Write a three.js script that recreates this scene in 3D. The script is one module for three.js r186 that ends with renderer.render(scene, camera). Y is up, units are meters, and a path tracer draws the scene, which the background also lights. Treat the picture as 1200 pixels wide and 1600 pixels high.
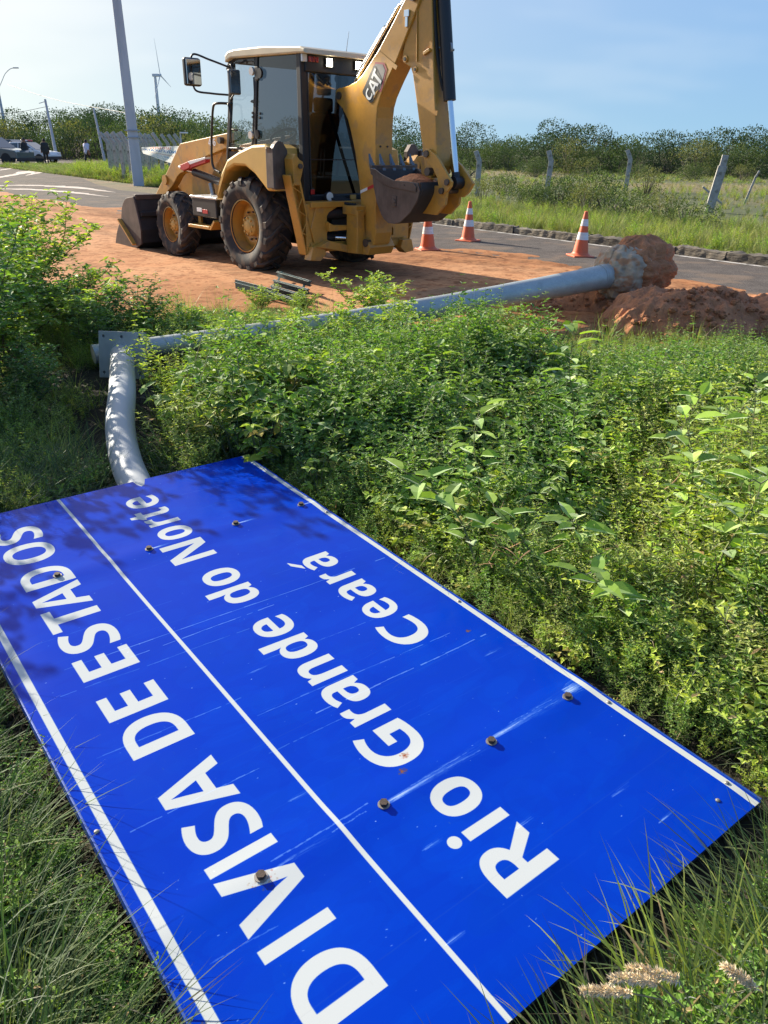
import * as THREE from 'three';
import { mergeGeometries, mergeVertices } from 'three/addons/utils/BufferGeometryUtils.js';
import { RoundedBoxGeometry } from 'three/addons/geometries/RoundedBoxGeometry.js';
import { FontLoader } from 'three/addons/loaders/FontLoader.js';
import { MarchingCubes } from 'three/addons/objects/MarchingCubes.js';

// ---------------------------------------------------------------- camera, sky, sun, exposure
const scene = new THREE.Scene();
const V = (x, y, z) => new THREE.Vector3(x, y, z);
const EYE = 1.66, FOCAL = 1208, ROLL = 1.1 * Math.PI / 180, PITCH = Math.atan(571 * Math.cos(ROLL) / FOCAL);
const camPos = V(0, EYE, 0), camFwd = V(0, -Math.sin(PITCH), -Math.cos(PITCH)), flatUp = V(0, Math.cos(PITCH), -Math.sin(PITCH));
const camRight = V(1, 0, 0).multiplyScalar(Math.cos(ROLL)).addScaledVector(flatUp, Math.sin(ROLL));
const camUp = flatUp.clone().multiplyScalar(Math.cos(ROLL)).addScaledVector(V(1, 0, 0), -Math.sin(ROLL));
const camera = new THREE.PerspectiveCamera(2 * Math.atan(800 / FOCAL) * 180 / Math.PI, 0.75, 0.05, 6000);
camera.position.copy(camPos); camera.up.copy(camUp); camera.lookAt(camPos.clone().add(camFwd));
// a point of the photograph (1200 x 1600) as a place: on the ground, or at a given distance
const dirOf = (px, py) => camFwd.clone().addScaledVector(camRight, (px - 600) / FOCAL).addScaledVector(camUp, -(py - 800) / FOCAL);
const onGround = (px, py, y = 0) => { const d = dirOf(px, py); return camPos.clone().addScaledVector(d, (y - EYE) / d.y); };
const atDepth = (px, py, depth) => camPos.clone().addScaledVector(dirOf(px, py), depth);

const SUN_AZ = 48 * Math.PI / 180, SUN_EL = 23.5 * Math.PI / 180;      // to the left of straight ahead, and low
const sunDir = V(-Math.sin(SUN_AZ) * Math.cos(SUN_EL), Math.sin(SUN_EL), -Math.cos(SUN_AZ) * Math.cos(SUN_EL));
const sun = new THREE.DirectionalLight(new THREE.Color(1, 0.9, 0.74), 5);
sun.position.copy(sunDir).multiplyScalar(60).add(V(0, 0, -8)); sun.target.position.set(0, 0, -8);
sun.castShadow = true; sun.shadow.mapSize.set(4096, 4096); sun.shadow.bias = -0.0005; sun.shadow.radius = 1;
Object.assign(sun.shadow.camera, { left: -30, right: 30, top: 30, bottom: -30, near: 1, far: 160 });
scene.add(sun, sun.target);
const renderer = new THREE.WebGLRenderer({ antialias: true });
renderer.toneMapping = THREE.LinearToneMapping; renderer.toneMappingExposure = 2.25;
renderer.shadowMap.enabled = true; renderer.shadowMap.type = THREE.PCFSoftShadowMap;

// ---------------------------------------------------------------- chance and noise
function mulberry(a) { return () => { a |= 0; a = a + 0x6D2B79F5 | 0; let t = Math.imul(a ^ a >>> 15, 1 | a); t = t + Math.imul(t ^ t >>> 7, 61 | t) ^ t; return ((t ^ t >>> 14) >>> 0) / 4294967296; }; }
let rnd = mulberry(7);
const rr = (a, b) => a + (b - a) * rnd();
const clamp = (x, a = 0, b = 1) => Math.min(b, Math.max(a, x));
const smooth = (a, b, x) => { const t = clamp((x - a) / (b - a)); return t * t * (3 - 2 * t); };
const mix = (a, b, t) => a + (b - a) * t;
const hash = (x, y, s = 0) => { let h = Math.imul(x | 0, 374761393) + Math.imul(y | 0, 668265263) + Math.imul(s | 0, 2147483647 - 97); h = Math.imul(h ^ h >>> 13, 1274126177); return ((h ^ h >>> 16) >>> 0) / 4294967296; };
function vnoise(x, y, per = 0, s = 0) {
  const xi = Math.floor(x), yi = Math.floor(y), fx = x - xi, fy = y - yi, u = fx * fx * (3 - 2 * fx), v = fy * fy * (3 - 2 * fy);
  const w = (a) => per ? ((a % per) + per) % per : a;
  return mix(mix(hash(w(xi), w(yi), s), hash(w(xi + 1), w(yi), s), u), mix(hash(w(xi), w(yi + 1), s), hash(w(xi + 1), w(yi + 1), s), u), v);
}
function fbm(x, y, oct = 4, per = 0, s = 0) { let a = 0.5, t = 0, n = 0; for (let i = 0; i < oct; i++) { t += a * vnoise(x, y, per, s + i); n += a; a *= 0.5; x *= 2; y *= 2; per *= 2; } return t / n; }
const lin2s = (c) => c <= 0.0031308 ? c * 12.92 : 1.055 * Math.pow(c, 1 / 2.4) - 0.055;
// a tiling texture from a function of (u, v) in 0..1 giving linear colours
function makeTex(size, fn, srgb = true) {
  const d = new Uint8Array(size * size * 4);
  for (let j = 0; j < size; j++) for (let i = 0; i < size; i++) {
    const c = fn(i / size, j / size), k = (j * size + i) * 4;
    for (let q = 0; q < 3; q++) d[k + q] = clamp(Math.round(255 * (srgb ? lin2s(clamp(c[q])) : clamp(c[q]))), 0, 255);
    d[k + 3] = 255;
  }
  const t = new THREE.DataTexture(d, size, size); t.wrapS = t.wrapT = THREE.RepeatWrapping; t.magFilter = THREE.LinearFilter; t.minFilter = THREE.LinearMipmapLinearFilter; t.generateMipmaps = true;
  if (srgb) t.colorSpace = THREE.SRGBColorSpace; t.needsUpdate = true; return t;
}

// ---------------------------------------------------------------- sky
{
  const w = 1024, h = 512, d = new Float32Array(w * h * 4), dir = V(0, 0, 0);
  for (let j = 0; j < h; j++) for (let i = 0; i < w; i++) {
    const az = ((i + 0.5) / w - 0.5) * 2 * Math.PI, el = ((j + 0.5) / h - 0.5) * Math.PI;
    dir.set(Math.cos(az) * Math.cos(el), Math.sin(el), Math.sin(az) * Math.cos(el));
    const e = Math.max(0, el), t1 = 1 - Math.exp(-e / 0.16), t2 = smooth(0.1, 1.4, e);
    const g = Math.acos(clamp(dir.dot(sunDir), -1, 1));
    const glow = Math.exp(-Math.pow(g / 0.62, 2)) + 0.25 * Math.exp(-g / 0.9);
    let c = [mix(mix(0.146, 0.092, t1), 0.035, t2), mix(mix(0.29, 0.203, t1), 0.10, t2), mix(mix(0.415, 0.43, t1), 0.27, t2)];
    c[0] += 0.55 * glow; c[1] += 0.40 * glow; c[2] += 0.13 * glow;
    // thin high cloud, denser towards the sun's side of the sky
    const k = 3.2 / (Math.sin(e) + 0.18), cx = dir.x * k, cz = dir.z * k;
    let cl = smooth(0.45, 0.8, fbm(cx * 0.55 + 11, cz * 1.5 + 3, 5)) * (0.1 + 0.9 * Math.exp(-Math.pow(g / 0.8, 2))) * smooth(0, 0.05, e) * 0.45;
    c = [mix(c[0], 0.52, cl), mix(c[1], 0.54, cl), mix(c[2], 0.54, cl)];
    const o = (j * w + i) * 4, q = 0.88; d[o] = c[0] * q; d[o + 1] = c[1] * q; d[o + 2] = c[2] * q; d[o + 3] = 1;
  }
  const sky = new THREE.DataTexture(d, w, h, THREE.RGBAFormat, THREE.FloatType);
  sky.mapping = THREE.EquirectangularReflectionMapping; sky.magFilter = sky.minFilter = THREE.LinearFilter; sky.needsUpdate = true;
  scene.background = sky; scene.environment = sky;
}

// ---------------------------------------------------------------- helpers for things and parts
const taken = {};
const numbered = (n) => { const k = taken[n] = (taken[n] ?? -1) + 1; return k ? n + '_' + String(k).padStart(3, '0') : n; };
function tag(o, label, category, group, kind) { const u = o.userData; if (label) u.label = label; if (category) u.category = category; if (group) u.group = group; if (kind) u.kind = kind; return o; }
function lit(o) { o.castShadow = true; o.receiveShadow = true; return o; }
function thing(name, label, category, pos = V(0, 0, 0), turn = 0, group) { const o = new THREE.Group(); o.name = numbered(name); o.position.copy(pos); o.rotation.y = turn; scene.add(o); return tag(o, label, category, group); }
function solo(name, geo, mat, label, category, group, kind) { const o = lit(new THREE.Mesh(geo, mat)); o.name = numbered(name); scene.add(o); return tag(o, label, category, group, kind); }
function part(parent, name, geo, mat) { const o = lit(new THREE.Mesh(Array.isArray(geo) ? merge(geo) : geo, mat)); o.name = name; parent.add(o); return o; }
function sub(parent, name) { const o = new THREE.Group(); o.name = name; parent.add(o); return o; }
function struct(name, geo, mat) { const o = lit(new THREE.Mesh(geo, mat)); o.name = name; o.userData.kind = 'structure'; scene.add(o); return o; }
function merge(list) {
  const l = list.map((g) => { g = g.index ? g.toNonIndexed() : g; if (!g.attributes.uv) g.setAttribute('uv', new THREE.BufferAttribute(new Float32Array(g.attributes.position.count * 2), 2)); for (const k of Object.keys(g.attributes)) if (!['position', 'normal', 'uv', 'color'].includes(k)) g.deleteAttribute(k); return g; });
  const hasC = l.every((g) => g.attributes.color); if (!hasC) l.forEach((g) => g.deleteAttribute('color'));
  return mergeGeometries(l);
}
const copyOf = (root, pos, turn = 0, scale = 1) => { const c = root.clone(); c.name = numbered(root.name.replace(/_\d{3}$/, '')); c.position.copy(pos); c.rotation.y = turn; c.scale.setScalar(scale); c.userData = { ...root.userData }; scene.add(c); return c; };
function rbox(x0, x1, y0, y1, z0, z1, r = 0.012) {
  const w = x1 - x0, h = y1 - y0, d = z1 - z0, g = new RoundedBoxGeometry(w, h, d, 1, Math.min(r, w / 3, h / 3, d / 3));
  const p = g.attributes.position, n = g.attributes.normal, uv = new Float32Array(p.count * 2);
  for (let i = 0; i < p.count; i++) { const ax = Math.abs(n.getX(i)), ay = Math.abs(n.getY(i)), az = Math.abs(n.getZ(i)); uv[2 * i] = ax > ay && ax > az ? p.getZ(i) : p.getX(i); uv[2 * i + 1] = ay > ax && ay > az ? p.getZ(i) : p.getY(i); }
  g.setAttribute('uv', new THREE.BufferAttribute(uv, 2));
  return g.translate((x0 + x1) / 2, (y0 + y1) / 2, (z0 + z1) / 2);
}
function rod(a, b, r0, r1 = r0, seg = 12, open = false) {
  const d = b.clone().sub(a), g = new THREE.CylinderGeometry(r1, r0, d.length(), seg, 1, open);
  g.applyQuaternion(new THREE.Quaternion().setFromUnitVectors(V(0, 1, 0), d.clone().normalize()));
  return g.translate((a.x + b.x) / 2, (a.y + b.y) / 2, (a.z + b.z) / 2);
}
const pipe = (pts, r, seg = 8, n = 40) => new THREE.TubeGeometry(new THREE.CatmullRomCurve3(pts), n, r, seg, false);
// a beam of rectangular section between two points
function beam(a, b, w, h, up = V(0, 1, 0), r = 0.006) {
  const d = b.clone().sub(a), L = d.length(), g = rbox(-w / 2, w / 2, -h / 2, h / 2, -L / 2, L / 2, r);
  const z = d.normalize(), x = up.clone().cross(z).normalize(), y = z.clone().cross(x);
  return g.applyMatrix4(new THREE.Matrix4().makeBasis(x, y, z)).translate((a.x + b.x) / 2, (a.y + b.y) / 2, (a.z + b.z) / 2);
}
const shapeOf = (pts) => new THREE.Shape(pts.map(([x, y]) => new THREE.Vector2(x, y)));
function spline(pts, n = 6) { const c = new THREE.SplineCurve(pts.map(([x, y]) => new THREE.Vector2(x, y))); return c.getPoints(pts.length * n).map((p) => [p.x, p.y]); }
const std = (rgb, rough = 0.7, metal = 0, more = {}) => new THREE.MeshStandardMaterial({ color: new THREE.Color(...rgb), roughness: rough, metalness: metal, ...more });
const phys = (rgb, rough, more = {}) => new THREE.MeshPhysicalMaterial({ color: new THREE.Color(...rgb), roughness: rough, ...more });
const grain = (size, freq, lo, hi, oct = 4, s = 0) => makeTex(size, (u, v) => { const n = fbm(u * freq, v * freq, oct, freq, s), k = mix(lo, hi, n); return [k, k, k]; });
const font = await new FontLoader().loadAsync('fonts/droid/droid_sans_bold.typeface.json');
// outlines of one character, fitted to the box x0..x1, y0..y1
function glyph(ch, x0, x1, y0, y1) {
  const shapes = font.generateShapes(ch, 1).map((s) => s.extractPoints(10)); let a = 1e9, b = -1e9, c = 1e9, d = -1e9;
  for (const s of shapes) for (const p of s.shape) { a = Math.min(a, p.x); b = Math.max(b, p.x); c = Math.min(c, p.y); d = Math.max(d, p.y); }
  const f = (p) => [x0 + (p.x - a) / (b - a) * (x1 - x0), y0 + (p.y - c) / (d - c) * (y1 - y0)];
  return shapes.map((s) => ({ outer: s.shape.map(f), holes: s.holes.map((h) => h.map(f)) }));
}

// ---------------------------------------------------------------- the setting: ground, road, dirt, kerb
const KERB0 = V(1.25, 0, -19.79), KDIR = V(0.607, 0, 0.795), KOUT = V(0.795, 0, -0.607);     // a point of the kerb line, its run, and away from the road
const kerbAt = (t, o = 0) => KERB0.clone().addScaledVector(KDIR, t).addScaledVector(KOUT, o);
const kerbT = (x, z) => (x - KERB0.x) * KDIR.x + (z - KERB0.z) * KDIR.z, kerbO = (x, z) => (x - KERB0.x) * KOUT.x + (z - KERB0.z) * KOUT.z;
const litter = makeTex(1024, (u, v) => {
  const a = fbm(u * 24, v * 24, 4, 24, 3), b = fbm(u * 128, v * 128, 2, 128, 5), c = fbm(u * 180, v * 40, 2, 0, 9);
  const k = 0.55 + 0.5 * a + 0.35 * (b - 0.5) + (c > 0.68 ? 0.35 : 0); return [0.62 * k, 0.6 * k, 0.58 * k];
});
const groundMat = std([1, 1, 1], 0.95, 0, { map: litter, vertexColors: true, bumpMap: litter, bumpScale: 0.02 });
{
  const N = 260, pos = [], col = [], uv = [], idx = [];
  const warp = (t) => Math.sign(t) * (Math.abs(t) * 26 + Math.pow(Math.abs(t), 6) * 3000);
  for (let j = 0; j <= N; j++) for (let i = 0; i <= N; i++) {
    const x = warp(i / N * 2 - 1), z = warp(j / N * 2 - 1) - 9;
    const near = smooth(-10.2, -8.8, z) * (Math.abs(x) < 40 ? 1 : 0);
    const y = near * (fbm(x * 0.9 + 9, z * 0.9, 3) - 0.55) * 0.12;
    pos.push(x, y, z); uv.push(x / 1.7, z / 1.7);
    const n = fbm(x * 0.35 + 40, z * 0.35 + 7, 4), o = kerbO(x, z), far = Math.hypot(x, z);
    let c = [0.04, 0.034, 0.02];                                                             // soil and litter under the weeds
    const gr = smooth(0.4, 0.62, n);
    if (o > 0 || far > 60) { const dry = smooth(0.42, 0.6, fbm(x * 0.11 + 3, z * 0.11 + 8, 4)); c = [mix(0.13, 0.33, dry), mix(0.165, 0.27, dry), mix(0.05, 0.12, dry)]; }
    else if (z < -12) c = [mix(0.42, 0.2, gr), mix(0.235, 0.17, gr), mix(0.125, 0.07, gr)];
    if (x < -18 && far > 45 && far < 95) c = [mix(0.46, 0.38, n), mix(0.29, 0.25, n), mix(0.19, 0.16, n)];
    if (x < -8 && o > 0.5 && far < 60) c = [0.2, 0.17, 0.08];
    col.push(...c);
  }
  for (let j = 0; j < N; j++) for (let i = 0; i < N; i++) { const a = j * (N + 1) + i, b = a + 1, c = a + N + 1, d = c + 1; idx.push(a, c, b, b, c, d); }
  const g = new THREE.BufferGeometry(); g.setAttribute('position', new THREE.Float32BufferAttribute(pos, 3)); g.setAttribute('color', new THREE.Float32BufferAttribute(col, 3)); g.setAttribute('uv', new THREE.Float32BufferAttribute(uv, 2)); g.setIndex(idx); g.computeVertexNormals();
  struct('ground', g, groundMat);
}
const groundY = (x, z) => smooth(-10.2, -8.8, z) * (fbm(x * 0.9 + 9, z * 0.9, 3) - 0.55) * 0.12;
const asphalt = makeTex(1024, (u, v) => {
  const a = fbm(u * 16, v * 16, 4, 16, 1), b = hash(Math.floor(u * 512), Math.floor(v * 512), 4), d = smooth(0.5, 0.75, fbm(u * 6, v * 6, 4, 6, 21));
  const k = 0.55 + 0.45 * a + 1.1 * (b - 0.45); return [mix(0.125 * k, 0.23 * (.7 + .6 * b), 0.5 * d), mix(0.108 * k, 0.165 * (.7 + .6 * b), 0.5 * d), mix(0.096 * k, 0.115 * (.7 + .6 * b), 0.5 * d)];
});
const asphaltMat = phys([1, 1, 1], 0.96, { map: asphalt, bumpMap: asphalt, bumpScale: 0.012, specularIntensity: 0.25 });
function sheet(points, y) {
  const g = new THREE.ShapeGeometry(shapeOf(points.map((p) => [p.x, -p.z])), 4); g.rotateX(-Math.PI / 2); g.translate(0, y, 0);
  const p = g.attributes.position, uv = g.attributes.uv; for (let i = 0; i < p.count; i++) uv.setXY(i, p.getX(i) / 3.1, p.getZ(i) / 3.1);
  return g;
}
{
  const pts = [kerbAt(42), kerbAt(0), onGround(185, 297), onGround(150, 288), onGround(122, 276), onGround(106, 263), onGround(112, 255), onGround(150, 247), onGround(250, 243), onGround(250, 239.5), onGround(120, 240), onGround(0, 241), onGround(-260, 244), onGround(-500, 300), onGround(0, 305), V(-6, 0, -19), V(1, 0, -12.6), V(5.4, 0, -8.4), V(17, 0, 4)];
  struct('road', sheet(pts, 0.008), asphaltMat);
}
// worn white line along the kerb
{
  const mm = makeTex(512, (u, v) => { const w = smooth(0.42, 0.6, fbm(u * 24, v * 24, 4, 24, 8)); return [mix(0.5, 0.2, w), mix(0.48, 0.19, w), mix(0.44, 0.17, w)]; });
  struct('road_marking', sheet([kerbAt(40, -0.2), kerbAt(-6, -0.2), kerbAt(-6, -0.31), kerbAt(40, -0.31)], 0.012), std([1, 1, 1], 0.8, 0, { map: mm }));
}
// dusty curved tyre tracks on the bend
{
  const dust = makeTex(512, (u, v) => { const w = fbm(u * 20, v * 20, 4, 20, 17); return [0.5 * (0.6 + 0.7 * w), 0.43 * (0.6 + 0.7 * w), 0.37 * (0.6 + 0.7 * w)]; });
  const dm = std([1, 1, 1], 0.9, 0, { map: dust }), geos = [];
  const tracks = [[[-40, 272], [20, 263], [70, 252], [110, 245], [140, 243]], [[-40, 262], [20, 256], [60, 249], [100, 243.5]], [[-20, 281], [40, 270], [80, 261], [100, 255]], [[-60, 292], [40, 290], [110, 293], [180, 301]], [[-40, 253], [30, 250], [70, 246]], [[40, 275], [75, 266], [92, 260]], [[-60, 296], [30, 296], [100, 300], [170, 308]]];
  for (const t of tracks) {
    const c = new THREE.CatmullRomCurve3(t.map(([x, y]) => onGround(x, y))), n = 60, pos = [], uv = [], idx = [], w0 = rr(0.25, 0.5);
    for (let i = 0; i <= n; i++) {
      const p = c.getPoint(i / n), tg = c.getTangent(i / n), s = V(-tg.z, 0, tg.x), w = w0 * (0.2 + 1.3 * fbm(i * 0.4, t[0][1], 3)) * Math.sin(Math.PI * clamp(i / n, 0.03, 0.97));
      pos.push(p.x + s.x * w, 0.013, p.z + s.z * w, p.x - s.x * w, 0.013, p.z - s.z * w); uv.push(0, i * 0.4, 0.3, i * 0.4); if (i < n) { const k = 2 * i; idx.push(k, k + 1, k + 2, k + 1, k + 3, k + 2); }
    }
    const g = new THREE.BufferGeometry(); g.setAttribute('position', new THREE.Float32BufferAttribute(pos, 3)); g.setAttribute('uv', new THREE.Float32BufferAttribute(uv, 2)); g.setIndex(idx); g.computeVertexNormals(); geos.push(g);
  }
  struct('road_dust_tracks', merge(geos), dm);
}
// orange dirt spread over the shoulder and the near lane, thin and broken at its edge
{
  const tex = makeTex(1024, (u, v) => {
    const wx = u + 0.06 * fbm(u * 8, v * 8, 3, 8, 37), wy = v + 0.06 * fbm(u * 8, v * 8, 3, 8, 39), a = fbm(wx * 12, wy * 12, 5, 12, 31), b = fbm(wx * 90, wy * 90, 3, 90, 33), k = 0.74 + 0.36 * a + 0.36 * (b - 0.5), p = smooth(0.55, 0.7, fbm(u * 30, v * 30, 3, 30, 35));
    return [mix(0.50 * k, 0.36 * k, p), mix(0.255 * k, 0.165 * k, p), mix(0.122 * k, 0.075 * k, p)];
  });
  const m = phys([1, 1, 1], 1, { map: tex, bumpMap: tex, bumpScale: 0.014, vertexColors: true, specularIntensity: 0.2 }), cols = [];
  const edge = [[-60, -77], [-13.6, -29], [-7.2, -22.2], [0.05, -15.3], [2.9, -13.2], [4.1, -11.35], [4.9, -10.3], [9, -6], [16, 2]];
  const over = (x, z) => { for (let i = 0; i < edge.length - 1; i++) { const [ax, az] = edge[i], [bx, bz] = edge[i + 1]; if (x >= ax && x <= bx || i === edge.length - 2) { const dx = bx - ax, dz = bz - az, L = Math.hypot(dx, dz); return ((z - az) * dx - (x - ax) * dz) / L; } } return -9; };   // metres on the camera's side of the edge
  const height = (x, z) => {
    const s = over(x, z), ruts = Math.sin((x * 0.66 + z * 0.75) * 1.3 + 3 * fbm(x * 0.3, z * 0.3, 2));
    let y = -0.014 + 0.045 * smooth(-0.5, 1.6, s + 0.45 + 1.6 * (fbm(x * 0.7, z * 0.7, 4, 0, 2) - 0.5)) + 0.02 * (fbm((x * 0.607 + z * 0.795) * 0.5, (x * 0.795 - z * 0.607) * 2.6 + fbm(x * .7, z * .7, 2), 4, 0, 6) - 0.5);
    y += 0.012 * smooth(1, 3, s) * Math.abs(Math.sin(9 * (x * 0.68 - z * 0.73) + 4 * fbm(x * 0.8, z * 0.8, 3))) * smooth(0.35, 0.65, fbm(x * 0.25 + 5, z * 0.25, 2)) + 0.02 * ruts * smooth(1, 4, s);
    y -= 0.06 * smooth(-0.2, -2, s);
    return y * smooth(-7.4, -8.3, z) + 0.003;
  };
  const pos = [], uv = [], idx = [];
  const xs = [], zs = []; for (let x = -34; x <= 9.01; x += x < -9 ? 0.25 : 0.085) xs.push(x); for (let z = -46; z <= -7.4; z += z < -23 ? 0.25 : 0.085) zs.push(z);
  // tyre tracks: pressed, darker bands with a lug pattern
  const tracks = [[-9, -20.5, 5, -10.2, .9], [-8, -21.5, 4.2, -11.6, .4], [-14, -25, -2, -15.5, 1.4], [-6, -16.5, 3.5, -9.2, .3], [-12, -20, -3.2, -9.6, -.6]];
  const track = (x, z) => { let k = 0; for (const [ax, az, bx, bz, bow] of tracks) { const dx = bx - ax, dz = bz - az, L = Math.hypot(dx, dz), t = ((x - ax) * dx + (z - az) * dz) / (L * L); if (t < 0 || t > 1) continue; const d = ((x - ax) * dz - (z - az) * dx) / L + bow * Math.sin(t * 3.1), e = Math.min(Math.abs(d), Math.abs(d - 1.75)); k = Math.max(k, smooth(.26, .16, e) * (0.45 + 0.55 * (Math.sin(t * L * 19 + 7 * e) > 0 ? 1 : 0)) * smooth(.3, .6, fbm(x * .8, z * .8 + bow, 3, 0, 44) + .12)); } return k; };
  for (const z of zs) for (const x of xs) { const k = track(x, z), b = 1 - .3 * k, q = smooth(.42, .68, fbm(x * .45 + 8, z * .45, 4, 0, 55)), r = smooth(.5, .7, fbm(x * 1.7, z * 1.7, 3, 0, 57)); pos.push(x, height(x, z) - .012 * k, z); uv.push(x / 2.3, z / 2.3); cols.push(b * mix(1.06, .8, q) * mix(1, .9, r), b * mix(1.06, .72, q) * mix(1, .84, r), b * mix(1.08, .66, q) * mix(1, .8, r)); }
  const W = xs.length; for (let j = 0; j < zs.length - 1; j++) for (let i = 0; i < W - 1; i++) { if (over(xs[i], zs[j]) < -2.2) continue; const a = j * W + i; idx.push(a, a + W, a + 1, a + 1, a + W, a + W + 1); }
  const g = new THREE.BufferGeometry(); g.setAttribute('position', new THREE.Float32BufferAttribute(pos, 3)); g.setAttribute('uv', new THREE.Float32BufferAttribute(uv, 2)); g.setAttribute('color', new THREE.Float32BufferAttribute(cols, 3)); g.setIndex(idx); g.computeVertexNormals();
  struct('dirt_shoulder', g, m);
}
// kerb of rough stones along the grass
{
  const km = ['#8d8272', '#7a7164', '#9a907f'].map((c, i) => std(new THREE.Color(c).multiplyScalar(0.75).toArray(), 0.95, 0, { map: grain(256, 12, 0.45, 1.1, 5, 50 + i), bumpMap: grain(256, 12, 0, 1, 5, 60 + i), bumpScale: 0.02 }));
  const k = new THREE.Group(); k.name = 'kerb'; k.userData.kind = 'structure'; scene.add(k);
  const forms = [0, 1, 2].map((s) => { const g = new THREE.BoxGeometry(0.2, 0.17, 0.98, 3, 3, 20), p = g.attributes.position; for (let i = 0; i < p.count; i++) { const x = p.getX(i), y = p.getY(i), z = p.getZ(i); p.setXYZ(i, x + 0.07 * (fbm(z * 9 + s * 9, y * 14, 3, 0, s) - 0.5), y + 0.07 * (fbm(z * 8 + s * 7, x * 14, 3, 0, s + 3) - 0.5), z); } g.computeVertexNormals(); return g; });
  for (let i = 0, t = -14; t < 14; t += 1.0, i++) {
    const m = lit(new THREE.Mesh(forms[i % 3], km[(i * 7) % 3])); m.name = i ? 'kerb_stone_' + String(i).padStart(3, '0') : 'kerb_stone'; const p = kerbAt(t, 0.02 * Math.sin(i * 3)); m.position.set(p.x, 0.055 + 0.012 * Math.sin(i * 2.1), p.z); m.rotation.set(0.02 * Math.sin(i), Math.atan2(KDIR.x, KDIR.z) + 0.02 * Math.sin(i * 5), 0.04 * Math.sin(i * 2.7)); k.add(m);
  }
}

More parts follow.
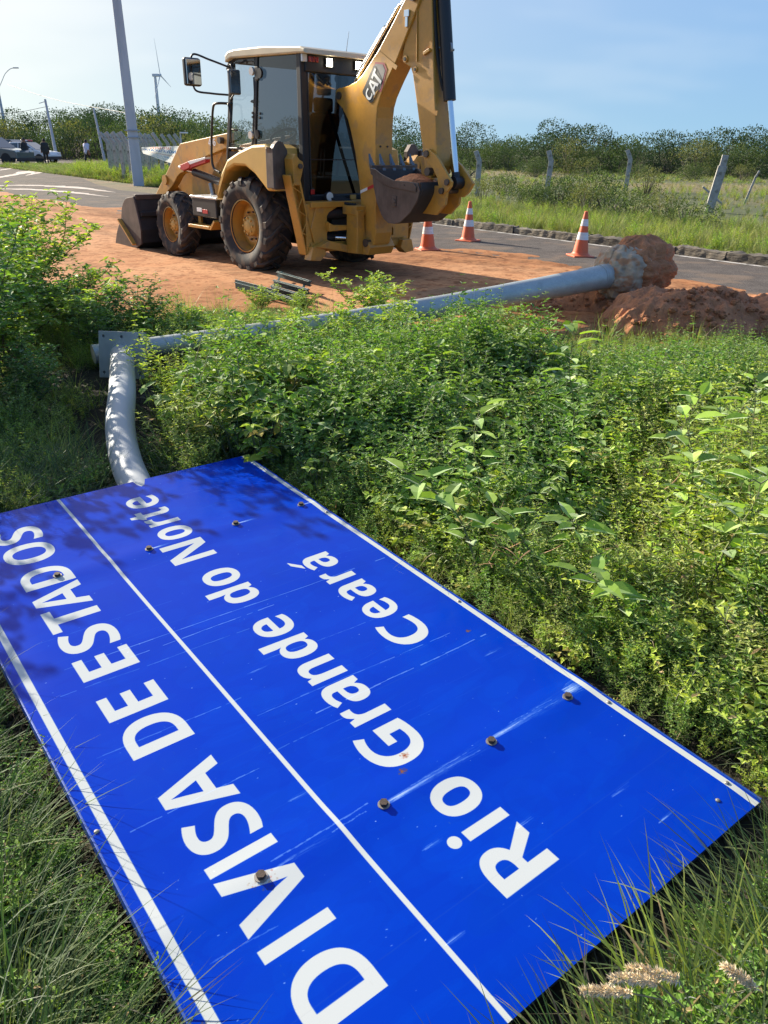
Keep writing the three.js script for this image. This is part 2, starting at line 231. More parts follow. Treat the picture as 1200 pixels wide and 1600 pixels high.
// ---------------------------------------------------------------- the fallen road sign
const SIGN_O = V(1.04686, 0.05941, -1.58433), SX = V(-0.61776, 0.03128, -0.78574).normalize(), SN = V(0.01571, 0.9995, 0.02745), SL = 2.895, SW = 1.5;
const SY = SN.clone().cross(SX).normalize(); SN.copy(SX).cross(SY);
const sign = thing('road_sign', 'large fallen blue state border sign with white lettering lying face up in grass', 'road sign', SIGN_O);
sign.quaternion.setFromRotationMatrix(new THREE.Matrix4().makeBasis(SX, SY, SN));
{
  const cw = 2048, chh = Math.round(cw * SW / SL), cv = document.createElement('canvas'); cv.width = cw; cv.height = chh; const ctx = cv.getContext('2d');
  const k = cw / SL, X = (x) => x * k, Y = (y) => (SW - y) * k, R = mulberry(99), rg = (a, b) => a + (b - a) * R();
  ctx.fillStyle = 'rgb(0,50,170)'; ctx.fillRect(0, 0, cw, chh);
  for (let i = 0; i < 900; i++) { ctx.fillStyle = `rgba(${R() < 0.5 ? '0,82,200' : '0,42,150'},${rg(0.02, 0.07)})`; ctx.beginPath(); ctx.ellipse(rg(0, cw), rg(0, chh), rg(4, 60), rg(10, 120), rg(-0.2, 0.2), 0, 7); ctx.fill(); }
  const white = 'rgb(186,191,190)';
  const draw = (ch, x0, x1, y0, y1) => { ctx.fillStyle = white; ctx.beginPath(); for (const s of glyph(ch, x0, x1, y0, y1)) for (const c of [s.outer, ...s.holes]) { c.forEach(([x, y], i) => i ? ctx.lineTo(X(x), Y(y)) : ctx.moveTo(X(x), Y(y))); ctx.closePath(); } ctx.fill('evenodd'); };
  const L1 = [['D', .205, .352], ['l', .397, .433], ['V', .470, .640], ['l', .655, .690], ['S', .718, .838], ['A', .850, 1.025], ['D', 1.128, 1.282], ['E', 1.315, 1.432], ['E', 1.540, 1.660], ['S', 1.695, 1.830], ['T', 1.850, 2.000], ['A', 1.985, 2.160], ['D', 2.172, 2.322], ['O', 2.380, 2.548], ['S', 2.575, 2.703]];
  for (const [c, a, b] of L1) { const r = 'SO'.includes(c) ? 0.004 : 0; draw(c, a, b, 1.135 - r, 1.32 + r); }
  const lower = (c, a, b, base, cap, xh) => { const up = /[A-Z]/.test(c), asc = 'db'.includes(c), r = 'oeaGC'.includes(c) ? 0.003 : 0; if (c === 'i') { draw('l', a, b, base, xh); ctx.fillStyle = white; ctx.beginPath(); ctx.arc(X((a + b) / 2 + 0.004), Y(cap - 0.008), X(0.0195), 0, 7); ctx.fill(); } else draw(c, a, b, base - r, (up || asc ? cap : c === 't' ? base + (xh - base) * 1.28 : xh) + r); };
  const L2 = [['R', .200, .345], ['i', .370, .405], ['o', .440, .562], ['G', .672, .835], ['r', .875, .952], ['a', .963, 1.080], ['n', 1.108, 1.222], ['d', 1.255, 1.376], ['e', 1.405, 1.525], ['d', 1.662, 1.780], ['o', 1.808, 1.932], ['N', 2.045, 2.203], ['o', 2.240, 2.362], ['r', 2.398, 2.470], ['t', 2.482, 2.560], ['e', 2.595, 2.715]];
  for (const [c, a, b] of L2) lower(c, a, b, .600, .785, .742);
  for (const [c, a, b] of [['C', 1.095, 1.255], ['e', 1.285, 1.398], ['a', 1.432, 1.548], ['r', 1.585, 1.660], ['a', 1.692, 1.805]]) lower(c, a, b, .222, .385, .352);
  ctx.fillStyle = white; ctx.beginPath(); ctx.moveTo(X(1.735), Y(.365)); ctx.lineTo(X(1.785), Y(.405)); ctx.lineTo(X(1.815), Y(.405)); ctx.lineTo(X(1.765), Y(.365)); ctx.fill();     // acute accent
  ctx.fillRect(0, Y(.988), cw, X(.014)); ctx.fillRect(0, Y(1.474), cw, X(.024)); ctx.fillRect(0, Y(.030), cw, X(.023));
  // scratches, flecks, scuffs and rust
  const scratch = (x, y0, y1, a, w, lean = 0.02) => { ctx.strokeStyle = `rgba(190,210,238,${a * 0.7})`; let px = x, py = y0; const n = 26, s = (y1 - y0) / n; for (let i = 0; i < n; i++) { if (R() < 0.9) { ctx.lineWidth = w * rg(0.4, 1.5); ctx.beginPath(); ctx.moveTo(X(px), Y(py)); ctx.lineTo(X(px + s * lean), Y(py + s)); ctx.stroke(); } px += s * lean + rg(-0.0012, 0.0012); py += s; } };
  for (const [x, a, b, al, w] of [[1.62, .05, 1.35, .55, 2], [1.585, .6, 1.2, .6, 2], [1.50, .75, 1.4, .35, 2], [1.30, .35, .80, .35, 1.5], [1.07, .15, .95, .45, 2], [.99, .08, .80, .6, 2.4], [.90, 1.05, 1.42, .5, 2], [1.19, .95, 1.4, .4, 2], [.93, .7, 1.0, .3, 2], [2.62, .03, .6, .3, 1.5], [2.45, .1, .5, .15, 2], [.62, .88, 1.18, .5, 2.5], [.60, .90, 1.02, .5, 2], [.46, 1.25, 1.42, .35, 2], [2.1, .7, 1.0, .25, 1], [1.75, .1, .5, .2, 1], [1.82, .9, 1.4, .3, 1.2], [2.52, .85, 1.3, .25, 1.2]]) scratch(x, a, b, al, w, rg(-0.01, 0.03));
  for (let i = 0; i < 26; i++) scratch(rg(0, SL), rg(0, 1.2), rg(0.1, 1.4), rg(0.03, 0.1), rg(0.6, 1.4), rg(-0.05, 0.08));
  for (let i = 0; i < 260; i++) { ctx.fillStyle = `rgba(225,235,245,${rg(0.15, 0.8)})`; const l = rg(0.5, 4), w = rg(0.5, 1.6); ctx.save(); ctx.translate(rg(0, cw), rg(0, chh)); ctx.rotate(rg(1.2, 2)); ctx.fillRect(0, 0, l, w); ctx.restore(); }
  const scuff = (x, y, len, wid, n, al) => { for (let i = 0; i < n; i++) { const t = Math.pow(R(), 1.5) * len, s = (R() + R() - 1) * wid * (0.35 + t / len), l = rg(0.01, 0.06); ctx.strokeStyle = `rgba(220,230,242,${al * rg(0.2, 1) * (1 - t / len)})`; ctx.lineWidth = rg(0.3, 0.9); ctx.beginPath(); ctx.moveTo(X(x + s + 0.012 * t), Y(y - t)); ctx.lineTo(X(x + s * 1.08 + 0.012 * t), Y(y - t - l)); ctx.stroke(); } };
  scuff(.59, .84, .42, .02, 900, .16); scuff(.60, .44, .40, .024, 800, .16); for (const [x, y, l] of [[.585, .8, .3], [.60, .75, .22], [.598, .4, .26], [.612, .36, .2]]) scratch(x, y - l, y, .4, 1.6, .02); scuff(.61, .10, .1, .05, 200, .55); for (const y of [.83, .42, .07]) scuff(2.222, y, .09, .012, 90, .4); scuff(.59, 1.2, .2, .015, 60, .3);
  for (const [x, y] of [[.42, .86], [.33, .62], [.2, .98], [1.28, .88], [.75, 1.05], [.12, .3], [.9, .18], [.25, .33]]) scuff(x, y, rg(0.02, 0.06), 0.01, 24, 0.35);
  for (const [x, y, r] of [[.58, 1.22, .03], [.655, .735, .012], [.70, .69, .012], [1.04, .12, .008], [.36, 1.487, .012], [.345, 1.485, .008], [.30, 1.49, .006]]) for (let i = 0; i < 110; i++) { const q = rg(0, 6.3), e = Math.pow(R(), 1.4) * r; ctx.fillStyle = `rgba(${Math.round(rg(95, 165))},${Math.round(rg(55, 90))},${Math.round(rg(25, 55))},${rg(0.08, 0.35)})`; ctx.beginPath(); ctx.arc(X(x + Math.cos(q) * e), Y(y + Math.sin(q) * e * 1.3), rg(0.5, 2.2), 0, 7); ctx.fill(); }
  for (let i = 0; i < 140; i++) { ctx.fillStyle = `rgba(150,150,140,${rg(0.05, 0.2)})`; const l = Math.floor(R() * 34), row = l < 15 ? 1.22 : l < 29 ? .68 : .3; ctx.fillRect(X(rg(.2, 2.7)), Y(row + rg(-.09, .09)), rg(1, 9), rg(0.6, 2)); }
  ctx.strokeStyle = 'rgba(120,130,150,0.5)'; ctx.lineWidth = 1; for (const x of [.26, .975, 1.69, 2.41]) { ctx.beginPath(); ctx.moveTo(X(x), 0); ctx.lineTo(X(x), chh); ctx.globalAlpha = 0.25; ctx.stroke(); ctx.globalAlpha = 1; }    // joints of the film
  const tex = new THREE.CanvasTexture(cv); tex.colorSpace = THREE.SRGBColorSpace; tex.anisotropy = 16;
  const rough = grain(512, 8, 0.35, 0.95, 5, 77);
  const face = phys([1, 1, 1], 0.3, { map: tex, roughnessMap: rough, specularIntensity: 0.22 }), steel = std([0.03, 0.05, 0.12], 0.5, 0.3), back = std([0.32, 0.33, 0.34], 0.5, 0.6);
  const g = new THREE.BoxGeometry(SL, SW, 0.012, 150, 80, 1), p = g.attributes.position;
  const buckle = (x, y) => 0.004 * Math.exp(-Math.pow((x - .6) / .07, 2)) + 0.004 * Math.exp(-Math.pow((x - 2.22) / .07, 2)) + 0.010 * (fbm(x * 1.1 + 2, y * 1.2 + 5, 2) - 0.5) - 0.008 * Math.exp(-Math.pow((x - 1.42) / .25, 2) - Math.pow((y - .42) / .25, 2)) - 0.006 * Math.exp(-Math.pow(x / .05, 2) - Math.pow(y / .06, 2));
  for (let i = 0; i < p.count; i++) { const x = p.getX(i) + SL / 2, y = p.getY(i) + SW / 2; p.setXYZ(i, x, y, p.getZ(i) + buckle(x, y)); }
  g.computeVertexNormals();
  const panel = part(sign, 'panel', g, [steel, steel, steel, steel, face, back]);
  for (const x of [.6, 1.42, 2.22]) part(sign, 'back_rail', rbox(x - .03, x + .03, .02, SW - .02, -.05, -.008, .004), std([.45, .46, .47], .45, .7));
  part(sign, 'edge_rim', [rbox(0, SL, SW - .001, SW + .006, -.03, .004, .002), rbox(0, SL, -.006, .001, -.03, .004, .002)], std([0.01, 0.06, 0.34], 0.4, 0.1));
  const bm = std([0.10, 0.075, 0.06], 0.75, 0.5, { map: grain(128, 8, 0.4, 1.3, 4, 12) }), wm = std([0.3, 0.28, 0.26], 0.5, 0.6), bg = new THREE.CylinderGeometry(0.012, 0.012, 0.009, 6).rotateX(Math.PI / 2), wg = new THREE.CylinderGeometry(0.0165, 0.0165, 0.003, 20).rotateX(Math.PI / 2);
  for (const x of [.59, 2.222]) for (const y of [.11, .45, .85, 1.22]) { const b = part(sign, 'bolt', bg, bm), q = x > 1 ? y - .03 : y; b.position.set(x, q, 0.006 + buckle(x, q) + 0.008); b.rotation.z = x * 7 + y * 3; const w = part(b, 'washer', wg, wm); w.position.z = -0.0065; }
  for (const [x, y] of [[.07, .1], [.5, .018], [1.2, .018], [.95, 1.487], [2.1, .018], [.09, .02]]) { const b = part(sign, 'rivet', new THREE.SphereGeometry(0.007, 10, 6), wm); b.scale.z = 0.5; b.position.set(x, y, 0.007 + buckle(x, y)); }
}

// ---------------------------------------------------------------- the felled post with its arm and its footing
const galvTex = makeTex(512, (u, v) => { const a = fbm(u * 10, v * 10, 5, 10, 41), b = hash(Math.floor(u * 90 + 4 * fbm(u * 30, v * 30, 2, 30, 2)), Math.floor(v * 90 + 4 * fbm(u * 30, v * 30, 2, 30, 3)), 6), k = 0.72 + 0.3 * a + 0.12 * (b - 0.5); return [0.46 * k, 0.50 * k, 0.485 * k]; });
const galv = std([1, 1, 1], 0.48, 0.35, { map: galvTex, bumpMap: galvTex, bumpScale: 0.002 });
const soilTex = makeTex(512, (u, v) => { const a = fbm(u * 10, v * 10, 5, 10, 71), b = fbm(u * 50, v * 50, 3, 50, 73), k = 0.6 + 0.5 * a + 0.4 * (b - 0.5); return [0.47 * k, 0.195 * k, 0.085 * k]; });
const soilMat = std([1, 1, 1], 0.97, 0, { map: soilTex, bumpMap: soilTex, bumpScale: 0.04 });
const n3 = (x, y, z, f, s) => (fbm(x * f + 5, y * f + 9, 4, 0, s) + fbm(y * f + 17, z * f + 3, 4, 0, s + 7) + fbm(z * f + 29, x * f + 13, 4, 0, s + 11)) / 3 - 0.5;
function lump(rx, ry, rz, amp, freq, seed, det = 5) {
  let g = new THREE.IcosahedronGeometry(1, 24); g = mergeVertices(g.deleteAttribute('normal').deleteAttribute('uv')); const p = g.attributes.position, uv = [];
  for (let i = 0; i < p.count; i++) { const x = p.getX(i), y = p.getY(i), z = p.getZ(i), k = 1 + amp * n3(x, y, z, freq, seed) + amp * 0.35 * n3(x, y, z, freq * 4, seed + 3); p.setXYZ(i, x * rx * k, y * ry * k, z * rz * k); uv.push(Math.atan2(z, x) * (rx + rz) / 2 * 1.2, y * ry * 2.2); }
  g.setAttribute('uv', new THREE.Float32BufferAttribute(uv, 2)); g.computeVertexNormals(); return g;
}
{
  const P0 = onGround(148, 553, 0.2), P1 = onGround(952, 431, 0.43), ax = P1.clone().sub(P0).normalize();
  const post = thing('sign_post', 'tapered galvanised sign post felled across weeds, concrete footing torn out of ground', 'sign post', V(P0.x, 0, P0.z));
  const loc = (v) => v.clone().sub(post.position);
  const n = 60, pos = [], uv = [], idx = [], S = 28, side = V(0, 1, 0).cross(ax).normalize(), upv = ax.clone().cross(side), Lp = P1.distanceTo(P0);
  for (let i = 0; i <= n; i++) { const c = P0.clone().lerp(P1, i / n), r = mix(0.070, 0.128, i / n) * (1 + 0.01 * Math.sin(i)); c.y -= 0.05 * Math.sin(Math.PI * i / n); for (let j = 0; j <= S; j++) { const a = j / S * 2 * Math.PI, q = c.clone().addScaledVector(side, Math.cos(a) * r).addScaledVector(upv, Math.sin(a) * r).sub(post.position); pos.push(q.x, q.y, q.z); uv.push(j / S, i / n * Lp); } }
  for (let i = 0; i < n; i++) for (let j = 0; j < S; j++) { const a = i * (S + 1) + j; idx.push(a, a + S + 1, a + 1, a + 1, a + S + 1, a + S + 2); }
  const g = new THREE.BufferGeometry(); g.setAttribute('position', new THREE.Float32BufferAttribute(pos, 3)); g.setAttribute('uv', new THREE.Float32BufferAttribute(uv, 2)); g.setIndex(idx); g.computeVertexNormals();
  part(post, 'tapered_tube', g, galv);
  part(post, 'end_cap', rod(loc(P0).addScaledVector(ax, -0.012), loc(P0).addScaledVector(ax, 0.02), 0.071, 0.071, 28), galv);
  part(post, 'base_collar', rod(loc(P1).addScaledVector(ax, -0.16), loc(P1).addScaledVector(ax, 0.1), 0.130, 0.132, 28), galv);
  // flange plate on the near side of the tube, with the bent arm that carried the sign
  const fc = onGround(195, 556, 0.23), fn = V(-0.08, 0.25, 0.96).normalize(), fx = V(0, 1, 0).cross(fn).normalize(), fy = fn.clone().cross(fx);
  fc.addScaledVector(fn, 0.03);
  const plate = shapeOf([[-.17, -.16], [.17, -.16], [.17, .17], [-.17, .17]]);
  for (const [x, y] of [[-.135, .135], [0, .135], [.135, .135], [-.135, -.125], [.135, -.125], [0, -.125]]) { const h = new THREE.Path(); h.absarc(x, y, .013, 0, 7, true); plate.holes.push(h); }
  const pg = new THREE.ExtrudeGeometry(plate, { depth: .022, bevelEnabled: true, bevelSize: .003, bevelThickness: .003, bevelSegments: 1 }).applyMatrix4(new THREE.Matrix4().makeBasis(fx, fy, fn)).translate(fc.x - post.position.x, fc.y, fc.z - post.position.z);
  const pmat = std([0.50, 0.49, 0.46], 0.55, 0.4, { map: grain(256, 10, 0.6, 1.1, 5, 15) });
  part(post, 'flange_plate', pg, pmat);
  const pb = part(post, 'mating_flange', rbox(-.17, .17, -.16, .17, -.03, -.004, .003).applyMatrix4(new THREE.Matrix4().makeBasis(fx, fy, fn)).translate(fc.x - post.position.x, fc.y, fc.z - post.position.z), galv);
  part(post, 'neck_tube', rod(loc(fc).addScaledVector(fn, -.12), loc(fc).addScaledVector(fn, -.03), .085, .085, 24), galv);
  const c0 = loc(fc), a = [c0.clone().addScaledVector(fn, .02), loc(onGround(191, 610, .235)), loc(onGround(188, 668, .175)), loc(onGround(199, 727, .115)), loc(onGround(240, 815, .05))];
  part(post, 'bent_arm', pipe(a, .083, 30, 80), std([.42, .45, .47], .6, .15, { map: grain(256, 5, .8, 1.08, 5, 19) }));
  part(post, 'arm_weld', rod(c0.clone().addScaledVector(fn, .018), c0.clone().addScaledVector(fn, .04), .1, .088, 26), galv);
  // footing: mortar that still grips the tube, soil around it
  const mt = makeTex(512, (u, v) => { const a = fbm(u * 9, v * 9, 5, 9, 81), b = smooth(0.5, 0.62, fbm(u * 5, v * 5, 4, 5, 85)), k = 0.65 + 0.6 * a; return [mix(0.44 * k, 0.44 * k, b), mix(0.34 * k, 0.22 * k, b), mix(0.24 * k, 0.115 * k, b)]; });
  const turn = new THREE.Matrix4().makeBasis(ax, upv, side.clone().negate()), cc = loc(P1).addScaledVector(ax, 0.22), sc = loc(P1).addScaledVector(ax, 0.45);
  part(post, 'concrete_footing', lump(.29, .32, .31, .7, 2.4, 3).applyMatrix4(turn).translate(cc.x, cc.y - .01, cc.z), std([1, 1, 1], 0.95, 0, { map: mt, bumpMap: mt, bumpScale: 0.05 }));
  part(post, 'soil_clod', lump(.42, .33, .33, .95, 2.2, 9).applyMatrix4(turn).translate(sc.x, sc.y + .02, sc.z), soilMat);
}
// ---------------------------------------------------------------- mounds of dug soil
function mound(cx, cz, rx, rz, h, turn, seed, label) {
  const N = 70, pos = [], uv = [], idx = [], o = thing('soil_mound', label, 'soil mound', V(cx, 0, cz), turn);
  for (let j = 0; j <= N; j++) for (let i = 0; i <= N; i++) { const u = i / N * 2 - 1, v = j / N * 2 - 1, r = Math.hypot(u, v) * (1 + 0.5 * (fbm(u * 1.7 + seed, v * 1.7, 3) - 0.5)), b = Math.pow(clamp(1 - r * r), 0.8); const cl = Math.abs(fbm(u * 7 + seed, v * 7, 4, 0, seed) - 0.5) * 2, y = b * h * (0.75 + 0.55 * fbm(u * 2 + seed, v * 2 + 4, 3)) + smooth(0, .3, b) * (0.12 * (0.5 - cl) * h + 0.2 * h * (fbm(u * 14, v * 14, 4, 0, seed) - 0.5)) - (r > 0.97 ? 0.08 : 0); pos.push(u * rx + 0.05 * (vnoise(u * 9, v * 9, 0, 4) - .5), y, v * rz); uv.push(u * rx * 1.5, v * rz * 1.5); }
  for (let j = 0; j < N; j++) for (let i = 0; i < N; i++) { const a = j * (N + 1) + i; idx.push(a, a + N + 1, a + 1, a + 1, a + N + 1, a + N + 2); }
  const g = new THREE.BufferGeometry(); g.setAttribute('position', new THREE.Float32BufferAttribute(pos, 3)); g.setAttribute('uv', new THREE.Float32BufferAttribute(uv, 2)); g.setIndex(idx); g.computeVertexNormals(); part(o, 'heap', g, soilMat);
  const cg = [1, 2, 3].map((s) => { const q = new THREE.IcosahedronGeometry(1, 1), p = q.attributes.position; for (let i = 0; i < p.count; i++) { const k = 0.75 + 0.5 * hash(Math.round(p.getX(i) * 50), Math.round(p.getY(i) * 50 + p.getZ(i) * 31), s); p.setXYZ(i, p.getX(i) * k, p.getY(i) * k * .6, p.getZ(i) * k * .8); } q.computeVertexNormals(); return q; });
  const crumbs = [], R = mulberry(seed * 13 + 5);
  for (let i = 0; i < 900; i++) { const a = R() * 7, q = Math.sqrt(R()) * 1.15, s = 0.006 + 0.042 * Math.pow(R(), 4), b = Math.pow(clamp(1 - q * q), 0.8); crumbs.push(cg[i % 3].clone().rotateY(R() * 6).scale(s, s, s).translate(Math.cos(a) * q * rx, b * h * 0.95 + s * .4, Math.sin(a) * q * rz)); }
  const c = part(o, 'soil_crumbs', crumbs, soilMat); c.userData.kind = 'stuff';
  return o;
}
mound(3.15, -8.05, 1.05, .7, .42, .35, 3, 'dug orange soil heap with a steep crest among the weeds');
mound(4.35, -8.3, 1.1, .7, .34, .1, 6, 'lower brown soil heap beside the dirt, partly overgrown');
mound(2.55, -9.05, .95, .55, .3, -.3, 8, 'dark loose soil heap right under the torn footing');
mound(1.6, -8.9, .5, .35, .16, .3, 11, 'small pale soil spill under the post near its footing');

// ---------------------------------------------------------------- traffic cones
function cone(pos, turn, label, lean = 0) {
  const o = thing('traffic_cone', label, 'traffic cone', pos, turn, 'orange cones with two white bands on the road'); o.rotation.z = lean;
  const gm = grain(256, 8, 0.7, 1.08, 5, 22), om = std([0.78, 0.155, 0.055], 0.55, 0, { map: gm }), wm = std([0.82, 0.82, 0.80], 0.4, 0, { map: gm });
  const rad = (y) => mix(0.135, 0.03, (y - 0.035) / 0.69);
  const ring = (y0, y1, out = 0) => new THREE.LatheGeometry([[rad(y0) + out, y0], [rad(y1) + out, y1]].map(([x, y]) => new THREE.Vector2(x, y)), 32);
  part(o, 'base', rbox(-.185, .185, 0, .03, -.185, .185, .012), om);
  part(o, 'body', new THREE.LatheGeometry([[.178, .028], [.16, .04], [.14, .06], [rad(.08), .08], [rad(.72), .72], [.022, .735], [.016, .72]].map(([x, y]) => new THREE.Vector2(x, y)), 32), om);
  const b1 = part(o, 'reflective_band', ring(.28, .40, .003), wm), b2 = part(o, 'reflective_band', ring(.50, .61, .003), wm);
  return o;
}
cone(onGround(668, 391), .3, 'orange cone with white bands standing just beyond the raised rear bucket', .02);
cone(onGround(731, 377), .9, 'orange cone with white bands at the road edge, farthest along toward the kerb');
cone(onGround(906, 401), .2, 'orange cone with white bands standing beside the torn footing', -.03);

// ---------------------------------------------------------------- green steel channels in the weeds
{
  const o = thing('steel_channel_rack', 'dark green steel channels lying in weeds beside the rear wheel', 'steel channels', onGround(432, 462)), loc = (x, y, h) => onGround(x, y, h).sub(o.position);
  const m = phys([0.012, 0.045, 0.052], 0.5, { specularIntensity: 0.6 });
  part(o, 'flat_plate', [beam(loc(368, 446, .07), loc(432, 463, .06), .012, .15), beam(loc(368, 441, .14), loc(432, 458, .12), .05, .01)], m);
  [[434, 428, 485, 443, .16], [428, 441, 482, 456, .12], [424, 450, 478, 466, .08], [420, 459, 470, 474, .05]].forEach(([x0, y0, x1, y1, h]) => part(o, 'channel', [beam(loc(x0, y0, h), loc(x1, y1, h), .012, .075), beam(loc(x0, y0 - 3, h + .035), loc(x1, y1 - 3, h + .035), .05, .008), beam(loc(x0, y0 + 3, h - .035), loc(x1, y1 + 3, h - .035), .05, .008)], m));
  part(o, 'cross_bar', [beam(loc(440, 424, .15), loc(425, 465, .03), .03, .012), beam(loc(478, 437, .15), loc(465, 477, .03), .03, .012)], m);
}
// old grey timber lying by the sign
{
  const a = onGround(562, 752, .05), b = onGround(662, 797, .06), tx = makeTex(256, (u, v) => { const k = 0.55 + 0.6 * fbm(u * 40, v * 5, 4, 0, 91); return [0.36 * k, 0.34 * k, 0.30 * k]; });
  solo('timber_post', beam(a, b, .085, .075, V(0, 1, 0), .012), std([1, 1, 1], 0.9, 0, { map: tx, bumpMap: tx, bumpScale: .01 }), 'weathered grey timber post half buried in weeds beside the sign', 'timber post');
}

// ---------------------------------------------------------------- the backhoe loader (local axes: x right, y up, -z forward)
const BH = thing('backhoe_loader', 'yellow backhoe loader parked on orange dirt with its rear arm raised', 'backhoe', V(-1.22, 0, -12.1), 43.3 * Math.PI / 180);
{
  const L = (r, y, a) => V(r, y, -a);
  const wear = makeTex(512, (u, v) => { const a = fbm(u * 6, v * 6, 5, 6, 101), b = fbm(u * 40, v * 40, 3, 40, 103), d = smooth(0.52, 0.75, fbm(u * 10, v * 10, 4, 10, 107)), k = 0.82 + 0.25 * a + 0.12 * (b - 0.5); return [mix(0.55 * k, 0.30, 0.5 * d), mix(0.272 * k, 0.17, 0.5 * d), mix(0.04 * k, 0.075, 0.5 * d)]; });
  const wearRough = grain(256, 8, 0.35, 0.75, 5, 111);
  const yellow = phys([1, 1, 1], 0.8, { map: wear, roughnessMap: wearRough, clearcoat: 0.15, clearcoatRoughness: 0.35 });
  const black = std([0.018, 0.019, 0.022], 0.45, 0.1), rubberBlack = std([0.02, 0.02, 0.02], 0.8), dark = std([0.035, 0.034, 0.034], 0.7, 0.2);
  const chrome = std([0.72, 0.74, 0.76], 0.16, 1), steelGrey = std([0.3, 0.3, 0.3], 0.4, 0.8), pinMat = std([0.12, 0.1, 0.085], 0.5, 0.7);
  const rustTex = makeTex(512, (u, v) => { const a = fbm(u * 8, v * 8, 5, 8, 121), b = fbm(u * 50, v * 12, 3, 0, 123), k = 0.55 + 0.7 * a + 0.3 * (b - 0.5); return [0.125 * k, 0.095 * k, 0.08 * k]; });
  const worn = std([1, 1, 1], 0.55, 0.35, { map: rustTex, bumpMap: rustTex, bumpScale: 0.006 });
  const bucketDark = std([0.045, 0.042, 0.042], 0.6, 0.3, { map: grain(256, 8, 0.6, 1.2, 5, 125) });
  const tyreTex = makeTex(512, (u, v) => { const a = fbm(u * 10, v * 10, 5, 10, 131), d = smooth(0.45, 0.7, fbm(u * 7, v * 7, 4, 7, 133)), k = 0.7 + 0.5 * a; return [mix(0.03 * k, 0.20, 0.42 * d), mix(0.029 * k, 0.135, 0.42 * d), mix(0.029 * k, 0.085, 0.42 * d)]; });
  const tyreMat = std([1, 1, 1], 0.82, 0, { map: tyreTex, bumpMap: tyreTex, bumpScale: 0.004 });
  const glass = phys([0.42, 0.47, 0.5], 0.02, { transmission: 1, thickness: 0, ior: 1.5 }), tint = phys([0.10, 0.125, 0.155], 0.02, { transmission: 1, thickness: 0, ior: 1.65 }), clearG = phys([0.8, 0.82, 0.83], 0.02, { transmission: 1, thickness: 0, ior: 1.45 });
  const white = std([0.75, 0.75, 0.73], 0.5), red = std([0.5, 0.03, 0.03], 0.45), cream = phys([0.66, 0.56, 0.38], 0.5, { map: grain(256, 6, 0.8, 1.08, 4, 141) });
  // a profile in the side plane (a forward, y up) given thickness from r0 to r1
  const side = (pts, r0, r1, bev = 0.008, holes = []) => { const s = shapeOf(pts.map(([a, y]) => [-a, y])); for (const [a, y, r] of holes) { const h = new THREE.Path(); h.absarc(-a, y, r, 0, 7, true); s.holes.push(h); } return new THREE.ExtrudeGeometry(s, { depth: r1 - r0 - 2 * bev, bevelEnabled: bev > 0, bevelSize: bev, bevelOffset: -bev, bevelThickness: bev, bevelSegments: 2 }).rotateY(-Math.PI / 2).translate(r1 - bev, 0, 0); };
  // a profile in the cross plane (r, y) given thickness from a0 (front) back to a1
  const cross = (pts, a0, a1, bev = 0.006, holes = []) => { const s = shapeOf(pts); for (const h of holes) s.holes.push(new THREE.Path(h.map(([x, y]) => new THREE.Vector2(x, y)))); return new THREE.ExtrudeGeometry(s, { depth: a0 - a1 - 2 * bev, bevelEnabled: true, bevelSize: bev, bevelOffset: -bev, bevelThickness: bev, bevelSegments: 1 }).translate(0, 0, -a0 + bev); };
  const bx = (r0, r1, y0, y1, a0, a1, q = 0.012) => rbox(r0, r1, y0, y1, -Math.max(a0, a1), -Math.min(a0, a1), q);
  const disc = (r, y, a, rad, w) => new THREE.CylinderGeometry(rad, rad, w, 24).rotateZ(Math.PI / 2).translate(r, y, -a);

  // wheels
  function wheel(r, a, R, W, rimR, lugs) {
    const w = sub(BH, 'wheel'); w.position.set(r, R, -a); const out = Math.sign(r), h = W / 2, lugH = R * 0.05, Rb = R - lugH;
    const prof = [[rimR * .98, -h * .72], [rimR + .02, -h * .80], [mix(rimR, Rb, .45), -h * .98], [Rb * .93, -h * .94], [Rb * .985, -h * .75], [Rb, -h * .3], [Rb, h * .3], [Rb * .985, h * .75], [Rb * .93, h * .94], [mix(rimR, Rb, .45), h * .98], [rimR + .02, h * .80], [rimR * .98, h * .72]];
    const lathe = (pts, seg = 48) => new THREE.LatheGeometry(pts.map(([x, y]) => new THREE.Vector2(x, y)), seg).rotateZ(-Math.PI / 2);
    const geos = [(() => { const g = lathe(spline(prof, 3), 64), uv = g.attributes.uv; for (let i = 0; i < uv.count; i++) uv.setXY(i, uv.getX(i) * 6 * R, uv.getY(i) * 1.4); return g; })()];
    for (let s = -1; s <= 1; s += 2) for (let k = 0; k < lugs; k++) {
      const a0 = (k + (s > 0 ? 0.5 : 0)) / lugs * 2 * Math.PI, pos = [], idx = [], n = 7, uv = [];
      for (let i = 0; i <= n; i++) {
        const t = i / n, x = s * mix(-0.04, h * 1.0, t), ang = a0 + (0.02 + 0.62 * t * (0.7 + 0.3 * t)) * 0.95 / (R / 0.63) * 0.62, drop = smooth(.7, 1, t) * R * .065, hw = mix(.026, .040, t) / R, top = R - drop * 1.0 - (t > .98 ? .01 : 0), bot = Rb - drop - .03;
        for (const [da, q] of [[-hw * 1.25, bot], [-hw, top], [hw, top], [hw * 1.25, bot]]) { pos.push(x, Math.cos(ang + da) * q, Math.sin(ang + da) * q); uv.push(t * .3, da * R * 3 + k * .17); }
      }
      for (let i = 0; i < n; i++) for (let j = 0; j < 3; j++) { const q = i * 4 + j; idx.push(q, q + 4, q + 1, q + 1, q + 4, q + 5); }
      idx.push(0, 1, 2, 0, 2, 3); const e = n * 4; idx.push(e, e + 2, e + 1, e, e + 3, e + 2);
